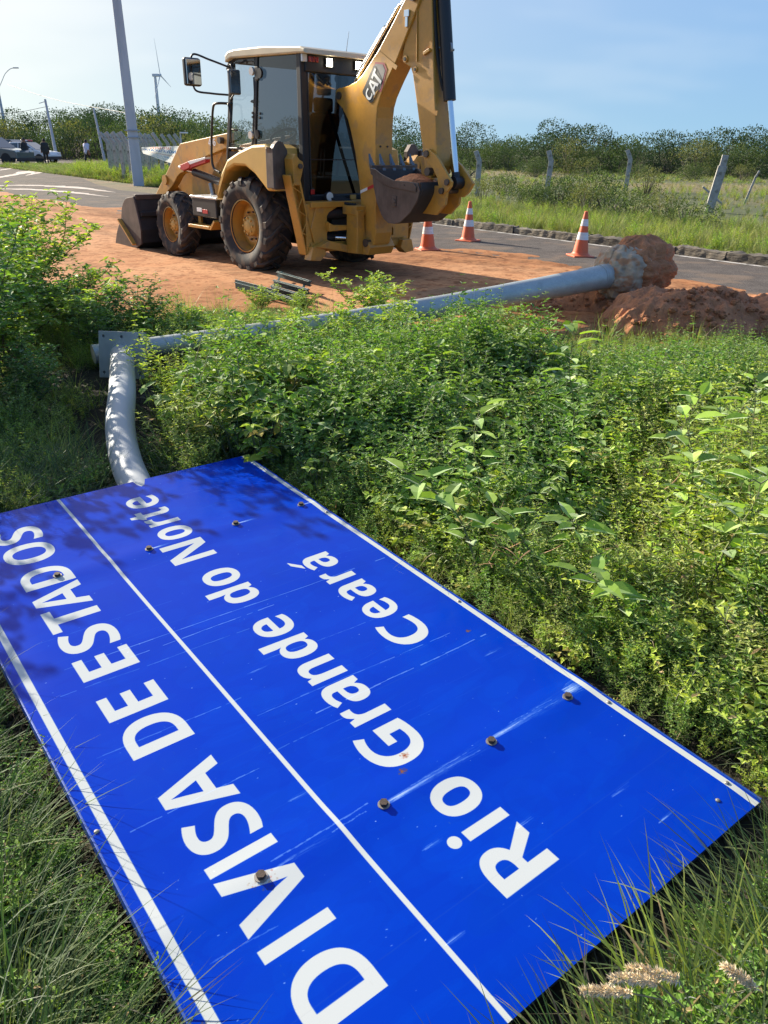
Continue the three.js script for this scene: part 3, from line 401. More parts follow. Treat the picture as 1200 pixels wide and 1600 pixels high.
      const g = new THREE.BufferGeometry(); g.setAttribute('position', new THREE.Float32BufferAttribute(pos, 3)); g.setAttribute('uv', new THREE.Float32BufferAttribute(uv, 2)); g.setIndex(idx); const f = g.toNonIndexed(); f.computeVertexNormals(); geos.push(f);
    }
    part(w, 'tyre', geos, tyreMat);
    const o = out * h;
    part(w, 'rim', [lathe([[rimR * .99, -h * .8], [rimR * 1.04, -h * .82], [rimR * .97, -h * .6], [rimR * .9, 0], [rimR * .97, h * .6], [rimR * 1.04, h * .82], [rimR * .99, h * .8], [rimR * .93, h * .62], [rimR * .86, h * .3]]), lathe([[.02, out * h * .05], [rimR * .42, out * h * .05], [rimR * .62, out * h * .22], [rimR * .8, out * h * .12], [rimR * .92, out * h * .05]])], yellow);
    const hub = [lathe([[.001, o * .62], [rimR * .2, o * .62], [rimR * .24, o * .52], [rimR * .36, o * .5], [rimR * .4, o * .36], [rimR * .42, o * .05]])];
    for (let k = 0; k < 8; k++) { const t = k / 8 * 6.283; hub.push(new THREE.CylinderGeometry(.016, .016, .03, 6).rotateZ(Math.PI / 2).translate(o * .55, Math.cos(t) * rimR * .31, Math.sin(t) * rimR * .31)); }
    part(w, 'hub', hub, phys([0.66, 0.40, 0.10], 0.5, { map: grain(128, 6, .75, 1.1, 4, 151) }));
    const nut = new THREE.CylinderGeometry(.014, .014, .03, 6).rotateZ(Math.PI / 2); for (let k = 0; k < 10; k++) { const t = (k + .3) / 10 * 6.283; part(w, 'wheel_nut', nut, pinMat).position.set(o * .24, Math.cos(t) * rimR * .55, Math.sin(t) * rimR * .55); }
    return w;
  }
  wheel(-.90, 0, .63, .46, .335, 17); wheel(.90, 0, .63, .46, .335, 17);
  const fl = wheel(-.88, 2.2, .485, .33, .255, 15), fr = wheel(.88, 2.2, .485, .33, .255, 15); fl.rotation.y = fr.rotation.y = -.05;
  // chassis, axles, lower body
  part(BH, 'chassis', [bx(-.42, .42, .45, .85, 2.9, -1.1), bx(-.68, .68, .62, 1.28, .95, -.9, .04), bx(-.5, .5, .4, .7, .3, -1.0)], dark);
  part(BH, 'rear_axle', [rod(L(-.8, .63, 0), L(.8, .63, 0), .13), new THREE.SphereGeometry(.25, 20, 14).translate(0, .63, 0)], dark);
  part(BH, 'front_axle', [rod(L(-.8, .48, 2.2), L(.8, .48, 2.2), .075), bx(-.15, .15, .36, .62, 2.1, 2.35)], dark);
  part(BH, 'hood', [side([[1.0, .8], [1.0, 1.6], [1.5, 1.58], [2.7, 1.42], [2.95, 1.3], [3.0, .8]], -.4, .4, .03)], yellow);
  part(BH, 'grille', bx(-.36, .36, .82, 1.25, 3.03, 2.99), black);
  for (const s of [-1, 1]) part(BH, 'loader_tower', side([[1.05, .72], [1.05, 1.62], [1.35, 1.56], [1.75, 1.2], [2.3, 1.2], [2.35, .98], [2.2, .72]], Math.min(s * .42, s * .50), Math.max(s * .42, s * .50)), yellow);
  // loader arms
  const armP = [[1.02, 1.80], [2.387, 1.65], [2.46, 1.60], [2.875, 1.243], [3.279, .93], [3.45, .78], [3.40, .66], [3.22, .70], [3.051, .87], [2.818, .985], [2.70, 1.06], [2.578, 1.16], [2.47, 1.215], [2.364, 1.235], [2.30, 1.30], [2.20, 1.375], [1.465, 1.52], [1.02, 1.61]];
  for (const s of [-1, 1]) {
    const r0 = s < 0 ? -.62 : .5, arm = part(BH, 'loader_arm', side(armP, r0, r0 + .12, .01), yellow);
    part(arm, 'pivot_boss', [disc(s * .63, 1.104, 2.95, .075, .05)], yellow);
    part(arm, 'pivot_pin', disc(s * .62, .76, 3.36, .05, .16), pinMat); part(arm, 'pivot_pin', disc(s * .62, 1.7, 1.15, .045, .14), pinMat);
  }
  part(BH, 'cross_tube', rod(L(-.6, .97, 3.1), L(.6, .97, 3.1), .07, .07, 18), yellow);
  // number on the loader arm, dark round mark behind its end
  {
    const m = sub(BH, 'number_plate'), face = -.6215;
    const flat = (shapes, r, mat, name) => { const g = new THREE.ShapeGeometry(shapes, 12).rotateY(-Math.PI / 2).translate(r, 0, 0); const q = new THREE.Mesh(g, mat); q.name = name; lit(q); m.add(q); };
    const c = new THREE.Shape(); c.absellipse(-1.35, 1.665, .085, .085, 0, 7); flat([c], face - .001, std([0.09, 0.085, 0.085], .5), 'round_mark');
    const toShape = (gl) => gl.map((s) => { const q = shapeOf(s.outer); s.holes.forEach((h) => q.holes.push(new THREE.Path(h.map(([x, y]) => new THREE.Vector2(x, y))))); return q; });
    [['4', -1.545, -1.475], ['1', -1.465, -1.435], ['6', -1.42, -1.345]].forEach(([ch, x0, x1]) => flat(toShape(glyph(ch, x0, x1, 1.625 - (x0 + 1.5) * .0, 1.725)), face - .003, white, 'digit'));
  }
  // lift cylinder and its red and white safety brace on the near side
  part(BH, 'safety_brace', [side([[2.203, 1.348], [1.968, 1.399], [1.90, 1.36], [1.936, 1.31], [2.12, 1.266], [2.214, 1.286]], -.76, -.66, .008)], red);
  part(BH, 'safety_brace_cover', [side([[1.968, 1.403], [1.447, 1.475], [1.456, 1.445], [1.945, 1.352]], -.755, -.665, .004)], white);
  part(BH, 'safety_brace_side', [side([[1.95, 1.355], [1.456, 1.446], [1.46, 1.40], [1.75, 1.345], [1.936, 1.31]], -.75, -.67, .004)], red);
  for (const s of [-1, 1]) { const c = part(BH, 'lift_cylinder', rod(L(s * .66, 1.12, 1.1), L(s * .66, 1.25, 1.95), .055, .055, 18), black); part(c, 'piston_rod', rod(L(s * .66, 1.25, 1.95), L(s * .66, 1.31, 2.4), .03, .03, 14), chrome); part(c, 'fittings', [rod(L(s * .66, 1.17, 1.2), L(s * .66, 1.22, 1.62), .018, .018, 8), rod(L(s * .66, 1.11, 1.5), L(s * .66, .9, 1.44), .04, .04, 10)], steelGrey); }
  // loader bucket on the ground
  {
    const out = spline([[3.12, .85], [3.42, .80], [3.58, .65], [3.66, .47], [3.80, .34], [3.92, .18], [4.0, .03]], 4), base = [[4.0, .02], [3.25, .02], [3.02, .12], [2.98, .34], [3.04, .6]];
    const prof = [...out, ...base], b = sub(BH, 'loader_bucket');
    for (const s of [-1, 1]) part(b, 'side_plate', side(prof, Math.min(s * 1.15, s * 1.12), Math.max(s * 1.15, s * 1.12), .006), worn);
    const shell = (pts, r0, r1) => { const t = .02, ins = pts.map(([a, y], i) => { const p = pts[Math.max(0, i - 1)], q = pts[Math.min(pts.length - 1, i + 1)], dx = q[0] - p[0], dy = q[1] - p[1], l = Math.hypot(dx, dy); return [a - dy / l * t, y + dx / l * t]; }); return side([...pts, ...ins.reverse()], r0, r1, 0); };
    part(b, 'shell', shell([[3.12, .85], [3.06, .6], [3.0, .34], [3.03, .14], [3.2, .03], [3.6, .02], [4.0, .02]], -1.12, 1.12), bucketDark);
    part(b, 'spill_guard', bx(-1.12, 1.12, .80, .88, 3.14, 3.10, .01), worn);
    part(b, 'stiffener', bx(-1.1, 1.1, .55, .62, 3.05, 2.99, .01), bucketDark);
    part(b, 'cutting_edge', side([[3.7, .0], [4.08, .0], [3.95, .035], [3.7, .035]], -1.17, 1.17, .004), worn);
    for (const s of [-1, 1]) part(b, 'side_cutter', beam(L(s * 1.16, .47, 3.66), L(s * 1.16, .1, 3.2), .03, .12, V(1, 0, 0)), yellow);
    for (const s of [-1, 1]) part(b, 'mount_ear', side([[3.1, .8], [3.45, .82], [3.48, .66], [3.1, .4]], s * .56 - .03, s * .56 + .03, .006), worn);
  }
  // step, tank and fenders
  part(BH, 'tank_box', bx(-1.0, -.5, .66, .925, 1.52, .84, .02), black);
  part(BH, 'tank_lid', bx(-1.01, -.52, .918, .952, 1.56, .80, .01), std([.62, .62, .6], .35, .4));
  part(BH, 'reflector_white', bx(-1.006, -1.0, .73, .785, 1.38, 1.24, .002), white); part(BH, 'reflector_red', bx(-1.006, -1.0, .715, .77, 1.22, 1.08, .002), red);
  part(BH, 'step', [bx(-1.05, -.85, .50, .545, 1.6, .99, .006), side([[1.0, .50], [.86, .64], [.83, .62], [.95, .50]], -1.05, -.85, .004), bx(-.88, -.84, .5, .8, 1.58, 1.5, .006)], yellow);
  part(BH, 'tank_box', bx(.5, 1.0, .62, .925, 1.52, .84, .02), black);
  const fend = [[.577, .957], [.487, 1.158], [.324, 1.317], [.117, 1.392], [-.152, 1.39], [-.367, 1.3], [-.641, 1.108], [-.802, 1.116], [-.79, 1.40], [-.752, 1.62], [-.615, 1.665], [-.327, 1.652], [-.019, 1.575], [.286, 1.468], [.45, 1.30], [.54, 1.15], [.62, .957]];
  const fenderYellow = phys([0.66, 0.40, 0.09], 0.5, { map: grain(256, 6, .85, 1.06, 4, 161), clearcoat: .15 });
  for (const s of [-1, 1]) part(BH, 'fender', side(fend, s < 0 ? -1.12 : .66, s < 0 ? -.66 : 1.12, .035), fenderYellow);
  for (const s of [-1, 1]) part(BH, 'wheel_house', bx(Math.min(s * .62, s * .68), Math.max(s * .62, s * .68), .7, 1.5, .6, -.8), rubberBlack);

  // cab
  const cab = sub(BH, 'cab');
  const post = (r, a0, y0, a1, y1, w = .06, d = .07) => beam(L(r, y0, a0), L(r * .98, y1, a1), w, d, V(1, 0, 0), .012);
  for (const s of [-1, 1]) {
    part(cab, 'front_pillar', post(s * .70, .93, 1.28, .68, 2.70, .05, .06), black);
    part(cab, 'middle_pillar', post(s * .71, .21, 1.45, .055, 2.70, .05, .045), black);
    part(cab, 'rear_pillar', post(s * .70, -.90, 1.0, -.86, 2.68, .09, .10), black);
    part(cab, 'side_window', new THREE.BufferGeometry().setFromPoints([L(s * .715, 1.55, .2), L(s * .715, 1.55, -.86), L(s * .70, 2.68, -.83), L(s * .70, 2.68, .06)]).setIndex([0, 1, 2, 0, 2, 3]), tint);
    part(cab, 'lower_panel', bx(Math.min(s * .69, s * .715), Math.max(s * .69, s * .715), 1.0, 1.56, .9, -.88, .008), black);
    const dr = s * .715, door = part(cab, 'door_window', new THREE.BufferGeometry().setFromPoints([L(dr, 1.6, .86), L(dr, 1.6, .24), L(s * .70, 2.68, .09), L(s * .70, 2.68, .66)]).setIndex([0, 1, 2, 0, 2, 3]), clearG);
    const fr0 = [L(dr, 1.60, .84), L(dr, 1.60, .27), L(dr, 1.66, .235), L(s * .70, 2.60, .09), L(s * .70, 2.68, .10), L(s * .70, 2.695, .15), L(s * .70, 2.70, .58), L(s * .70, 2.66, .655)];
    fr0.push(fr0[0].clone()); part(cab, 'door_frame', fr0.slice(0, -1).map((p, i) => rod(p, fr0[i + 1], .018, .018, 6)), black);
    part(cab, 'door_seal', fr0.slice(0, -1).map((p, i) => { const c = L(s * .7, 2.15, .45), q = (v) => v.clone().lerp(c, .085); return rod(q(p), q(fr0[i + 1]), .006, .006, 5); }), dark);
    for (const [y, a] of [[2.53, .15], [1.77, .245]]) part(cab, 'door_hinge', disc(s * .735, y, a, .05, .03), std([.55, .53, .5], .5)); part(cab, 'window_hinge', [disc(s * .73, 2.5, -.02, .06, .03), bx(s * .73 - .015, s * .73 + .015, 2.42, 2.58, .08, .0)], black); part(cab, 'window_hinge', disc(s * .73, 1.78, .10, .055, .03), black);
    for (const [y, a] of [[2.04, .19], [1.99, .195], [2.03, .02], [1.98, .03]]) part(cab, 'window_stud', disc(s * .725, y, a, .016, .02), black);
  }
  part(cab, 'windshield', new THREE.BufferGeometry().setFromPoints([L(-.68, 1.3, .935), L(.68, 1.3, .935), L(.67, 2.68, .68), L(-.67, 2.68, .68)]).setIndex([0, 1, 2, 0, 2, 3]), clearG);
  part(cab, 'rear_window', new THREE.BufferGeometry().setFromPoints([L(-.67, 1.05, -.92), L(.67, 1.05, -.92), L(.67, 2.50, -.885), L(-.67, 2.50, -.885)]).setIndex([0, 1, 2, 0, 2, 3]), tint);
  part(cab, 'rear_window_frame', [bx(-.68, .68, 2.48, 2.68, -.86, -.93, .02), bx(-.68, .68, .98, 1.07, -.86, -.95, .02), bx(-.66, .66, 1.485, 1.497, -.91, -.925, .003), beam(L(-.63, 1.05, -.935), L(-.63, 2.5, -.90), .02, .02)], black);
  part(cab, 'roof', side([[.74, 2.66], [.73, 2.74], [.66, 2.785], [.5, 2.80], [-.16, 2.795], [-.95, 2.745], [-1.03, 2.72], [-1.04, 2.67], [-.9, 2.675], [.6, 2.70]], -.77, .77, .02), cream);
  part(cab, 'roof_liner', bx(-.68, .68, 2.64, 2.69, .66, -.88), dark);
  part(cab, 'front_visor', side([[.80, 2.58], [.74, 2.66], [.70, 2.66], [.70, 2.58]], -.72, -.62, .006), black);
  part(cab, 'floor', bx(-.68, .68, .98, 1.06, .92, -.9), dark);
  const seat = part(cab, 'seat', [bx(-.25, .25, 1.32, 1.48, .15, -.38, .05), bx(-.25, .25, 1.45, 2.06, -.34, -.5, .05), bx(-.15, .15, 2.06, 2.24, -.38, -.47, .04), rod(L(0, 1.05, -.1), L(0, 1.35, -.1), .12)], rubberBlack);
  part(cab, 'console', [bx(.36, .62, 1.05, 1.65, .3, -.75, .03), bx(-.3, .3, 1.05, 1.62, .88, .66, .04), bx(-.62, -.40, 1.05, 1.3, -.3, -.8, .03)], dark);
  part(cab, 'steering_wheel', [new THREE.TorusGeometry(.19, .017, 8, 28).rotateX(1.1).translate(0, 1.78, -.5), rod(L(0, 1.5, .7), L(0, 1.77, .5), .03)], rubberBlack);
  part(cab, 'control_levers', [rod(L(-.5, 1.1, -.7), L(-.46, 1.72, -.72), .012), rod(L(-.28, 1.1, -.75), L(-.25, 1.62, -.77), .012), rod(L(-.34, 1.1, -.75), L(-.31, 1.62, -.77), .012)], black);
  part(cab, 'red_lever', rod(L(-.12, 1.1, -.8), L(-.06, 1.5, -.82), .018), red);
  part(cab, 'cab_interior_mirror', [new THREE.SphereGeometry(.06, 12, 8).scale(1.3, .4, .6).translate(-.4, 2.2, -.6), rod(V(-.4, 2.2, -.6), V(-.4, 2.5, -.6), .012)], black);
  const lampGlow = new THREE.MeshStandardMaterial({ color: 0xffffff, emissive: new THREE.Color(1, 0.93, 0.72), emissiveIntensity: 5, roughness: .3 });
  for (const r of [-.323, .16]) {
    const lp = sub(cab, 'work_lamp'); part(lp, 'lamp_housing', bx(r - .055, r + .055, 2.545, 2.655, -.92, -.965, .015), black); part(lp, 'lamp_lens', bx(r - .045, r + .045, 2.555, 2.645, -.963, -.972, .004), lampGlow);
    const li = new THREE.SpotLight(new THREE.Color(1, 0.93, 0.75), 3, 8, 0.8, 0.8); li.position.copy(L(r, 2.6, -.985)); li.target.position.copy(L(r, 1.2, -3)); li.castShadow = true; li.shadow.radius = 4; lp.add(li, li.target);
  }
  part(cab, 'marker_lamp', bx(-.745, -.665, 2.585, 2.67, -.925, -.955, .008), phys([.7, .72, .72], .15, { clearcoat: 1 }));
  const redLens = phys([.32, .02, .015], .25, { clearcoat: .8 }); part(cab, 'tail_lamp', [0, 1, 2].map((i) => bx(-.63 + i * .055, -.585 + i * .055, 2.59, 2.65, -.925, -.945, .006)), redLens);
  part(cab, 'antenna', rod(L(.05, 2.74, -.85), L(.09, 2.98, -.86), .004, .002, 5), black);
  // mirrors and grab rails
  {
    const m = sub(BH, 'mirror'); part(m, 'mirror_shell', bx(-1.27, -1.02, 2.36, 2.70, 1.02, .93, .04), black);
    part(m, 'mirror_face', bx(-1.255, -1.035, 2.38, 2.68, .932, .922, .004), std([.6, .63, .65], .06, 1));
    part(m, 'mirror_stay', [pipe([L(-.72, 2.6, .70), L(-.95, 2.68, .82), L(-1.12, 2.74, .95), L(-1.15, 2.70, .97)], .013), pipe([L(-.73, 2.27, .76), L(-.95, 2.28, .84), L(-1.12, 2.31, .95), L(-1.15, 2.38, .97)], .013)], black);
    const n = sub(BH, 'mirror'); part(n, 'mirror_shell', bx(1.02, 1.27, 2.36, 2.70, 1.02, .93, .04), black); part(n, 'mirror_stay', [pipe([L(.72, 2.6, .70), L(.95, 2.68, .82), L(1.15, 2.70, .97)], .013), pipe([L(.73, 2.27, .76), L(.95, 2.28, .84), L(1.15, 2.38, .97)], .013)], black);
    const i = sub(BH, 'mirror'); part(i, 'mirror_shell', bx(-.90, -.72, 2.26, 2.56, .50, .44, .04), std([.12, .13, .13], .5)); part(i, 'mirror_face', bx(-.885, -.735, 2.28, 2.54, .443, .436, .003), std([.35, .38, .4], .15, .9)); part(i, 'mirror_stay', [pipe([L(-.72, 2.62, .66), L(-.80, 2.62, .55), L(-.81, 2.55, .47)], .01), pipe([L(-.72, 2.22, .72), L(-.80, 2.22, .58), L(-.81, 2.28, .47)], .01)], black);
    part(BH, 'grab_rail', [pipe([L(-.86, 1.28, .90), L(-.86, 1.33, 1.05), L(-.86, 1.42, 1.09), L(-.86, 2.08, .975), L(-.86, 2.15, .93), L(-.84, 2.165, .83), L(-.72, 2.165, .78)], .017, 8, 60)], black);
    part(BH, 'grab_handle', [pipe([L(-.72, 2.165, .72), L(-.80, 2.15, .66), L(-.80, 2.05, .62), L(-.80, 1.75, .66), L(-.73, 1.68, .76)], .015), rod(L(-.78, 1.84, .65), L(-.78, 1.83, .5), .012)], black);
  }
  // rear frame
  const R0 = sub(BH, 'rear_frame');
  part(R0, 'upper_rail', bx(-.87, .87, .93, 1.0, -1.02, -1.24, .01), yellow); part(R0, 'lower_rail', bx(-.87, .87, .38, .5, -1.02, -1.22, .01), yellow);
  for (const s of [-1, 1]) part(R0, 'post_plate', cross([[-.80, .45], [-.87, .68], [-.79, .90], [-.775, .955], [-.40, .94], [-.56, .87], [-.60, .82], [-.60, .765], [-.56, .74], [-.53, .70], [-.56, .645], [-.60, .62], [-.60, .53], [-.52, .5], [-.55, .45]].map(([x, y]) => [x * -s, y]), -1.04, -1.22), yellow);
  for (const s of [-1, 1]) part(R0, 'stabilizer_housing', bx(s < 0 ? -.93 : .77, s < 0 ? -.77 : .93, .35, .98, -1.03, -1.2, .015), yellow);
  part(R0, 'link_plate', [cross([[-.63, .75], [-.62, .64], [-.24, .645], [-.24, .70], [-.55, .715]], -1.22, -1.30), disc(-.58, .70, -1.3, .0, .01)], yellow);
  part(R0, 'lower_arm', cross([[-.84, .46], [-.655, .53], [-.374, .467], [-.214, .387], [-.246, .345], [-.656, .425]], -1.2, -1.34), yellow);
  part(R0, 'swing_cylinder', [rod(L(-.6, .84, -1.15), L(.5, .86, -1.15), .07, .07, 16), rod(L(-.6, .55, -1.15), L(.5, .55, -1.15), .06, .06, 16)], black);
  part(R0, 'swing_rod', rod(L(-.45, .55, -1.2), L(-.15, .53, -1.35), .028), chrome);
  part(R0, 'backing', bx(-.76, .76, .42, .95, -1.0, -1.04), rubberBlack);
  part(R0, 'rear_hoses', [0, 1, 2, 3, 4].map((i) => pipe([L(-.45 + i * .04, 1.05, -1.0), L(-.35 + i * .05, .99, -1.18), L(-.2 + i * .02, .92 - i * .02, -1.36), L(-.12, .72 - i * .03, -1.45)], .017, 6, 24)), rubberBlack);
  { const w = sub(BH, 'work_light_round'); part(w, 'lamp_housing', rod(L(-.436, 1.05, -1.02), L(-.436, 1.05, -1.08), .055, .06, 20), black); part(w, 'lamp_lens', rod(L(-.436, 1.05, -1.08), L(-.436, 1.05, -1.09), .055, .052, 20), std([.72, .74, .72], .2)); }
  part(BH, 'tail_reflector', bx(-.66, -.60, 1.075, 1.135, -.955, -.975, .006), phys([.45, .02, .02], .3));
  part(BH, 'number_tag', bx(-.02, .08, 1.0, 1.06, -1.0, -1.02, .006), yellow);
  // stabilizers, raised
  for (const s of [-1, 1]) {
    const g = sub(BH, 'stabilizer'), q = (r) => s < 0 ? r : -r, leg = [L(q(-.86), .36, -1.12), L(q(-1.10), 1.32, -1.12)];
    part(g, 'leg', [beam(leg[0].clone().add(V(q(-.07), 0, 0)), leg[1].clone().add(V(q(-.06), 0, 0)), .16, .022, V(1, 0, 0)), beam(leg[0].clone().add(V(q(.07), .0, 0)), leg[1].clone().add(V(q(.045), .1, 0)), .16, .03, V(1, 0, 0)), ...[0, 1, 2, 3, 4, 5, 6].map((i) => { const t0 = i / 7, t1 = (i + .5) / 7; return beam(leg[0].clone().lerp(leg[1], i % 2 ? t1 : t0).add(V(q(i % 2 ? .05 : -.06), 0, .07)), leg[0].clone().lerp(leg[1], (i + 1) / 7).add(V(q(i % 2 ? -.06 : .05), 0, .07)), .012, .02, V(0, 0, 1)); }), beam(leg[0].clone().add(V(0, 0, -.02)), leg[1].clone().add(V(0, 0, -.02)), .11, .012, V(0, 0, 1))], yellow);
    part(g, 'leg_head', [cross([[-1.10, 1.2], [-1.02, 1.2], [-.945, 1.42], [-.955, 1.47], [-1.0, 1.49], [-1.07, 1.56], [-1.12, 1.5]].map(([r, y]) => [q(r), y]), -1.03, -1.2)], yellow);
    part(g, 'pin', [rod(L(q(-1.01), 1.42, -1.01), L(q(-1.01), 1.42, -1.23), .03), rod(L(q(-.86), .36, -1.0), L(q(-.86), .36, -1.25), .045)], pinMat);
    part(g, 'foot_pad', [cross([[-1.32, 1.63], [-1.27, 1.615], [-1.24, 1.66], [-1.19, 1.70], [-1.12, 1.69], [-1.05, 1.60], [-1.03, 1.15], [-1.25, 1.145], [-1.27, 1.3]].map(([r, y]) => [q(r), y]), -.93, -1.01), bx(Math.min(q(-1.31), q(-1.27)), Math.max(q(-1.31), q(-1.27)), 1.16, 1.62, -.9, -1.06, .01)], worn);
    part(g, 'pivot_bracket', cross([[-.95, .30], [-.78, .28], [-.68, .36], [-.72, .46], [-.9, .46]].map(([r, y]) => [q(r), y]), -1.16, -1.3), yellow);
  }
  // swing bracket and boom
  part(BH, 'swing_bracket', [cross([[-.33, .90], [-.22, .90], [-.20, .64], [-.085, .48], [.2, .45], [.2, .34], [-.15, .34], [-.343, .365]], -1.3, -1.52), bx(-.34, .25, .84, .95, -1.22, -1.5), side([[-1.25, .35], [-1.25, .5], [-1.6, .55], [-1.68, .45], [-1.62, .35]], -.24, .2, .01)], yellow);
  part(BH, 'boom_foot_pin', [disc(-.04, .50, -1.58, .05, .42)], pinMat);
  const bz0 = -.18, bz1 = .11;
  const boomP = [[-.905, 2.255], [-.915, 2.30], [-.95, 2.325], [-1.15, 2.345], [-1.319, 2.392], [-1.43, 2.46], [-1.54, 2.555], [-1.726, 2.715], [-1.927, 2.93], [-2.119, 3.145], [-2.25, 3.30], [-2.36, 3.32], [-2.42, 3.24], [-2.38, 3.12], [-2.26, 2.93], [-2.04, 2.585], [-1.88, 2.38], [-1.763, 2.21], [-1.715, 2.10], [-1.697, 1.98], [-1.69, 1.796], [-1.70, 1.3], [-1.715, .63], [-1.68, .50], [-1.612, .42], [-1.557, .41], [-1.50, .48], [-1.483, .587], [-1.44, .78], [-1.407, .965], [-1.397, 1.109], [-1.35, 1.34], [-1.296, 1.571], [-1.225, 1.78], [-1.144, 1.967], [-1.04, 2.09], [-.93, 2.17]];
  const boom = part(BH, 'boom', side(boomP, bz0, bz1, .012), yellow);
  part(boom, 'boom_pin', [disc((bz0 + bz1) / 2, 2.24, -.985, .045, .33), disc((bz0 + bz1) / 2, 3.2, -2.3, .06, .36)], pinMat);
  part(boom, 'boom_reinforcement', side([[-1.56, 2.60], [-1.60, 2.64], [-1.93, 2.46], [-1.90, 2.42]].map(([a, y]) => [a + .02 - .15, y + .06]), bz0 - .004, bz0 + .02, .002), yellow);
  part(boom, 'bolt_hole', [[.78], [.9]].map((_, i) => rod(L(-.11 + i * .12, 1.66, -1.70), L(-.11 + i * .12, 1.66, -1.708), .012, .012, 10)), black);
  part(boom, 'safety_stripe_white', side([[-1.402, 1.135], [-1.54, 1.18], [-1.54, 1.145], [-1.403, 1.098]], bz0 - .003, bz0 + .01, 0), white);
  part(boom, 'safety_stripe_red', side([[-1.54, 1.18], [-1.66, 1.222], [-1.66, 1.18], [-1.54, 1.145]], bz0 - .003, bz0 + .01, 0), red);
  // emblem on the boom's side
  {
    const e = sub(BH, 'boom_emblem');
    const flat = (shapes, k, mat, name) => { const g = new THREE.ShapeGeometry(shapes, 10).rotateY(-Math.PI / 2).translate(bz0 - .0015 - .0015 * k, 0, 0); const q = lit(new THREE.Mesh(g, mat)); q.name = name; e.add(q); };
    const poly = (pts) => [shapeOf(pts.map(([a, y]) => [-a, y]))];
    flat(poly([[-1.640, 2.535], [-1.665, 2.582], [-1.828, 2.567], [-1.878, 2.493], [-1.785, 2.262], [-1.735, 2.262]]), 1, std([.34, .035, .05], .45), 'emblem_border');
    flat(poly([[-1.648, 2.53], [-1.675, 2.562], [-1.803, 2.548], [-1.845, 2.485], [-1.775, 2.30], [-1.735, 2.265]]), 2, std([.15, .14, .14], .5), 'emblem_field');
    flat(poly([[-1.440, 2.275], [-1.448, 2.245], [-1.575, 2.150], [-1.605, 2.146], [-1.640, 2.160], [-1.80, 2.375], [-1.79, 2.40], [-1.68, 2.535], [-1.64, 2.545]]), 3, std([.012, .012, .014], .5), 'emblem_base');
    flat(poly([[-1.645, 2.185], [-1.665, 2.25], [-1.74, 2.29]]), 4, yellow, 'emblem_triangle');
    // letters climb along the boom: origin, reading direction and letter height in the side plane
    const o = [1.558, 2.172], rd = [.53, .848], up = [-.80, .60];
    const put = (ch, x0, x1, h0, h1) => glyph(ch, x0, x1, h0, h1).map((s) => { const f = ([x, y]) => [o[0] + rd[0] * x + up[0] * y, o[1] + rd[1] * x + up[1] * y], q = shapeOf(s.outer.map(f)); s.holes.forEach((h) => q.holes.push(new THREE.Path(h.map((p) => new THREE.Vector2(...f(p)))))); return q; });
    for (const [ch, a, b, h0, h1] of [['C', .0, .105, -.03, .095], ['A', .10, .25, -.06, .095], ['T', .225, .345, -.09, .095]]) flat(put(ch, a, b, h0, h1), 5, white, 'emblem_letter');
  }
  // boom-top cylinder and hoses
  const bc = part(BH, 'stick_cylinder', rod(L(-.04, 2.46, -1.22), L(-.04, 2.93, -1.72), .055, .055, 18), black);
  part(bc, 'piston_rod', rod(L(-.04, 2.93, -1.72), L(-.04, 3.38, -2.22), .03, .03, 14), chrome);
  part(bc, 'bright_tube', rod(L(-.13, 2.43, -1.28), L(-.13, 3.14, -2.02), .018, .018, 8), chrome);
  part(BH, 'boom_hoses', [0, 1, 2].map((i) => pipe([L(-.1 + i * .06, 2.40, -1.2), L(-.12 + i * .06, 2.62, -1.48), L(-.12 + i * .06, 2.9, -1.80), L(-.10 + i * .05, 3.16, -2.05), L(-.1 + i * .05, 3.40, -2.2)], .015, 6, 30)), rubberBlack);
  part(BH, 'hose_strut', [rod(L(-.16, 2.1, -1.05), L(.24, 1.0, -1.02), .022, .022, 8), rod(L(-.13, 2.1, -1.07), L(.27, 1.0, -1.04), .012, .012, 8)], rubberBlack);
  part(BH, 'hose_clamp', [bx(-.2, -.18, 3.0, 3.07, -2.16, -2.24, .004), bx(-.2, -.18, 2.9, 3.0, -2.18, -2.22, .004)], chrome);
  // stick with its ear, bucket cylinder and linkage
  const sz0 = -.155, sz1 = .085;
  const stickP = [[-2.08, 3.55], [-2.20, 3.72], [-2.42, 3.74], [-2.52, 3.55], [-2.551, 3.13], [-2.63, 2.409], [-2.678, 2.031], [-2.727, 1.642], [-2.75, 1.466], [-2.72, 1.38], [-2.64, 1.33], [-2.57, 1.36], [-2.535, 1.477], [-2.431, 1.878], [-2.368, 2.129], [-2.285, 2.43], [-2.25, 2.50], [-2.20, 2.52], [-2.13, 2.55], [-2.10, 2.60], [-2.13, 2.72], [-2.21, 2.90], [-2.22, 3.16], [-2.14, 3.4]];
  const stick = part(BH, 'stick', side(stickP, sz0, sz1, .01), yellow);
  part(stick, 'stick_pin', [disc(sz0 - .004, 2.587, -2.17, .035, .03), disc(sz0 - .004, 2.474, -2.335, .03, .02)], yellow);
  part(stick, 'pin_core', [disc(sz0 - .012, 2.587, -2.17, .02, .03), disc(sz0 - .01, 2.474, -2.335, .016, .02)], black);
  part(stick, 'stick_rib', [beam(L(sz0 - .008, 3.5, -2.32), L(sz0 - .008, 2.55, -2.36), .016, .012), beam(L(sz0 - .012, 2.62, -2.47), L(sz0 - .012, 2.66, -2.57), .03, .035), new THREE.BoxGeometry(.012, .05, .05).translate(sz0, 2.02, 2.69)], yellow);
  const cyl = part(BH, 'bucket_cylinder', rod(L(-.035, 3.55, -2.56), L(-.035, 2.15, -2.785), .072, .072, 20), black);
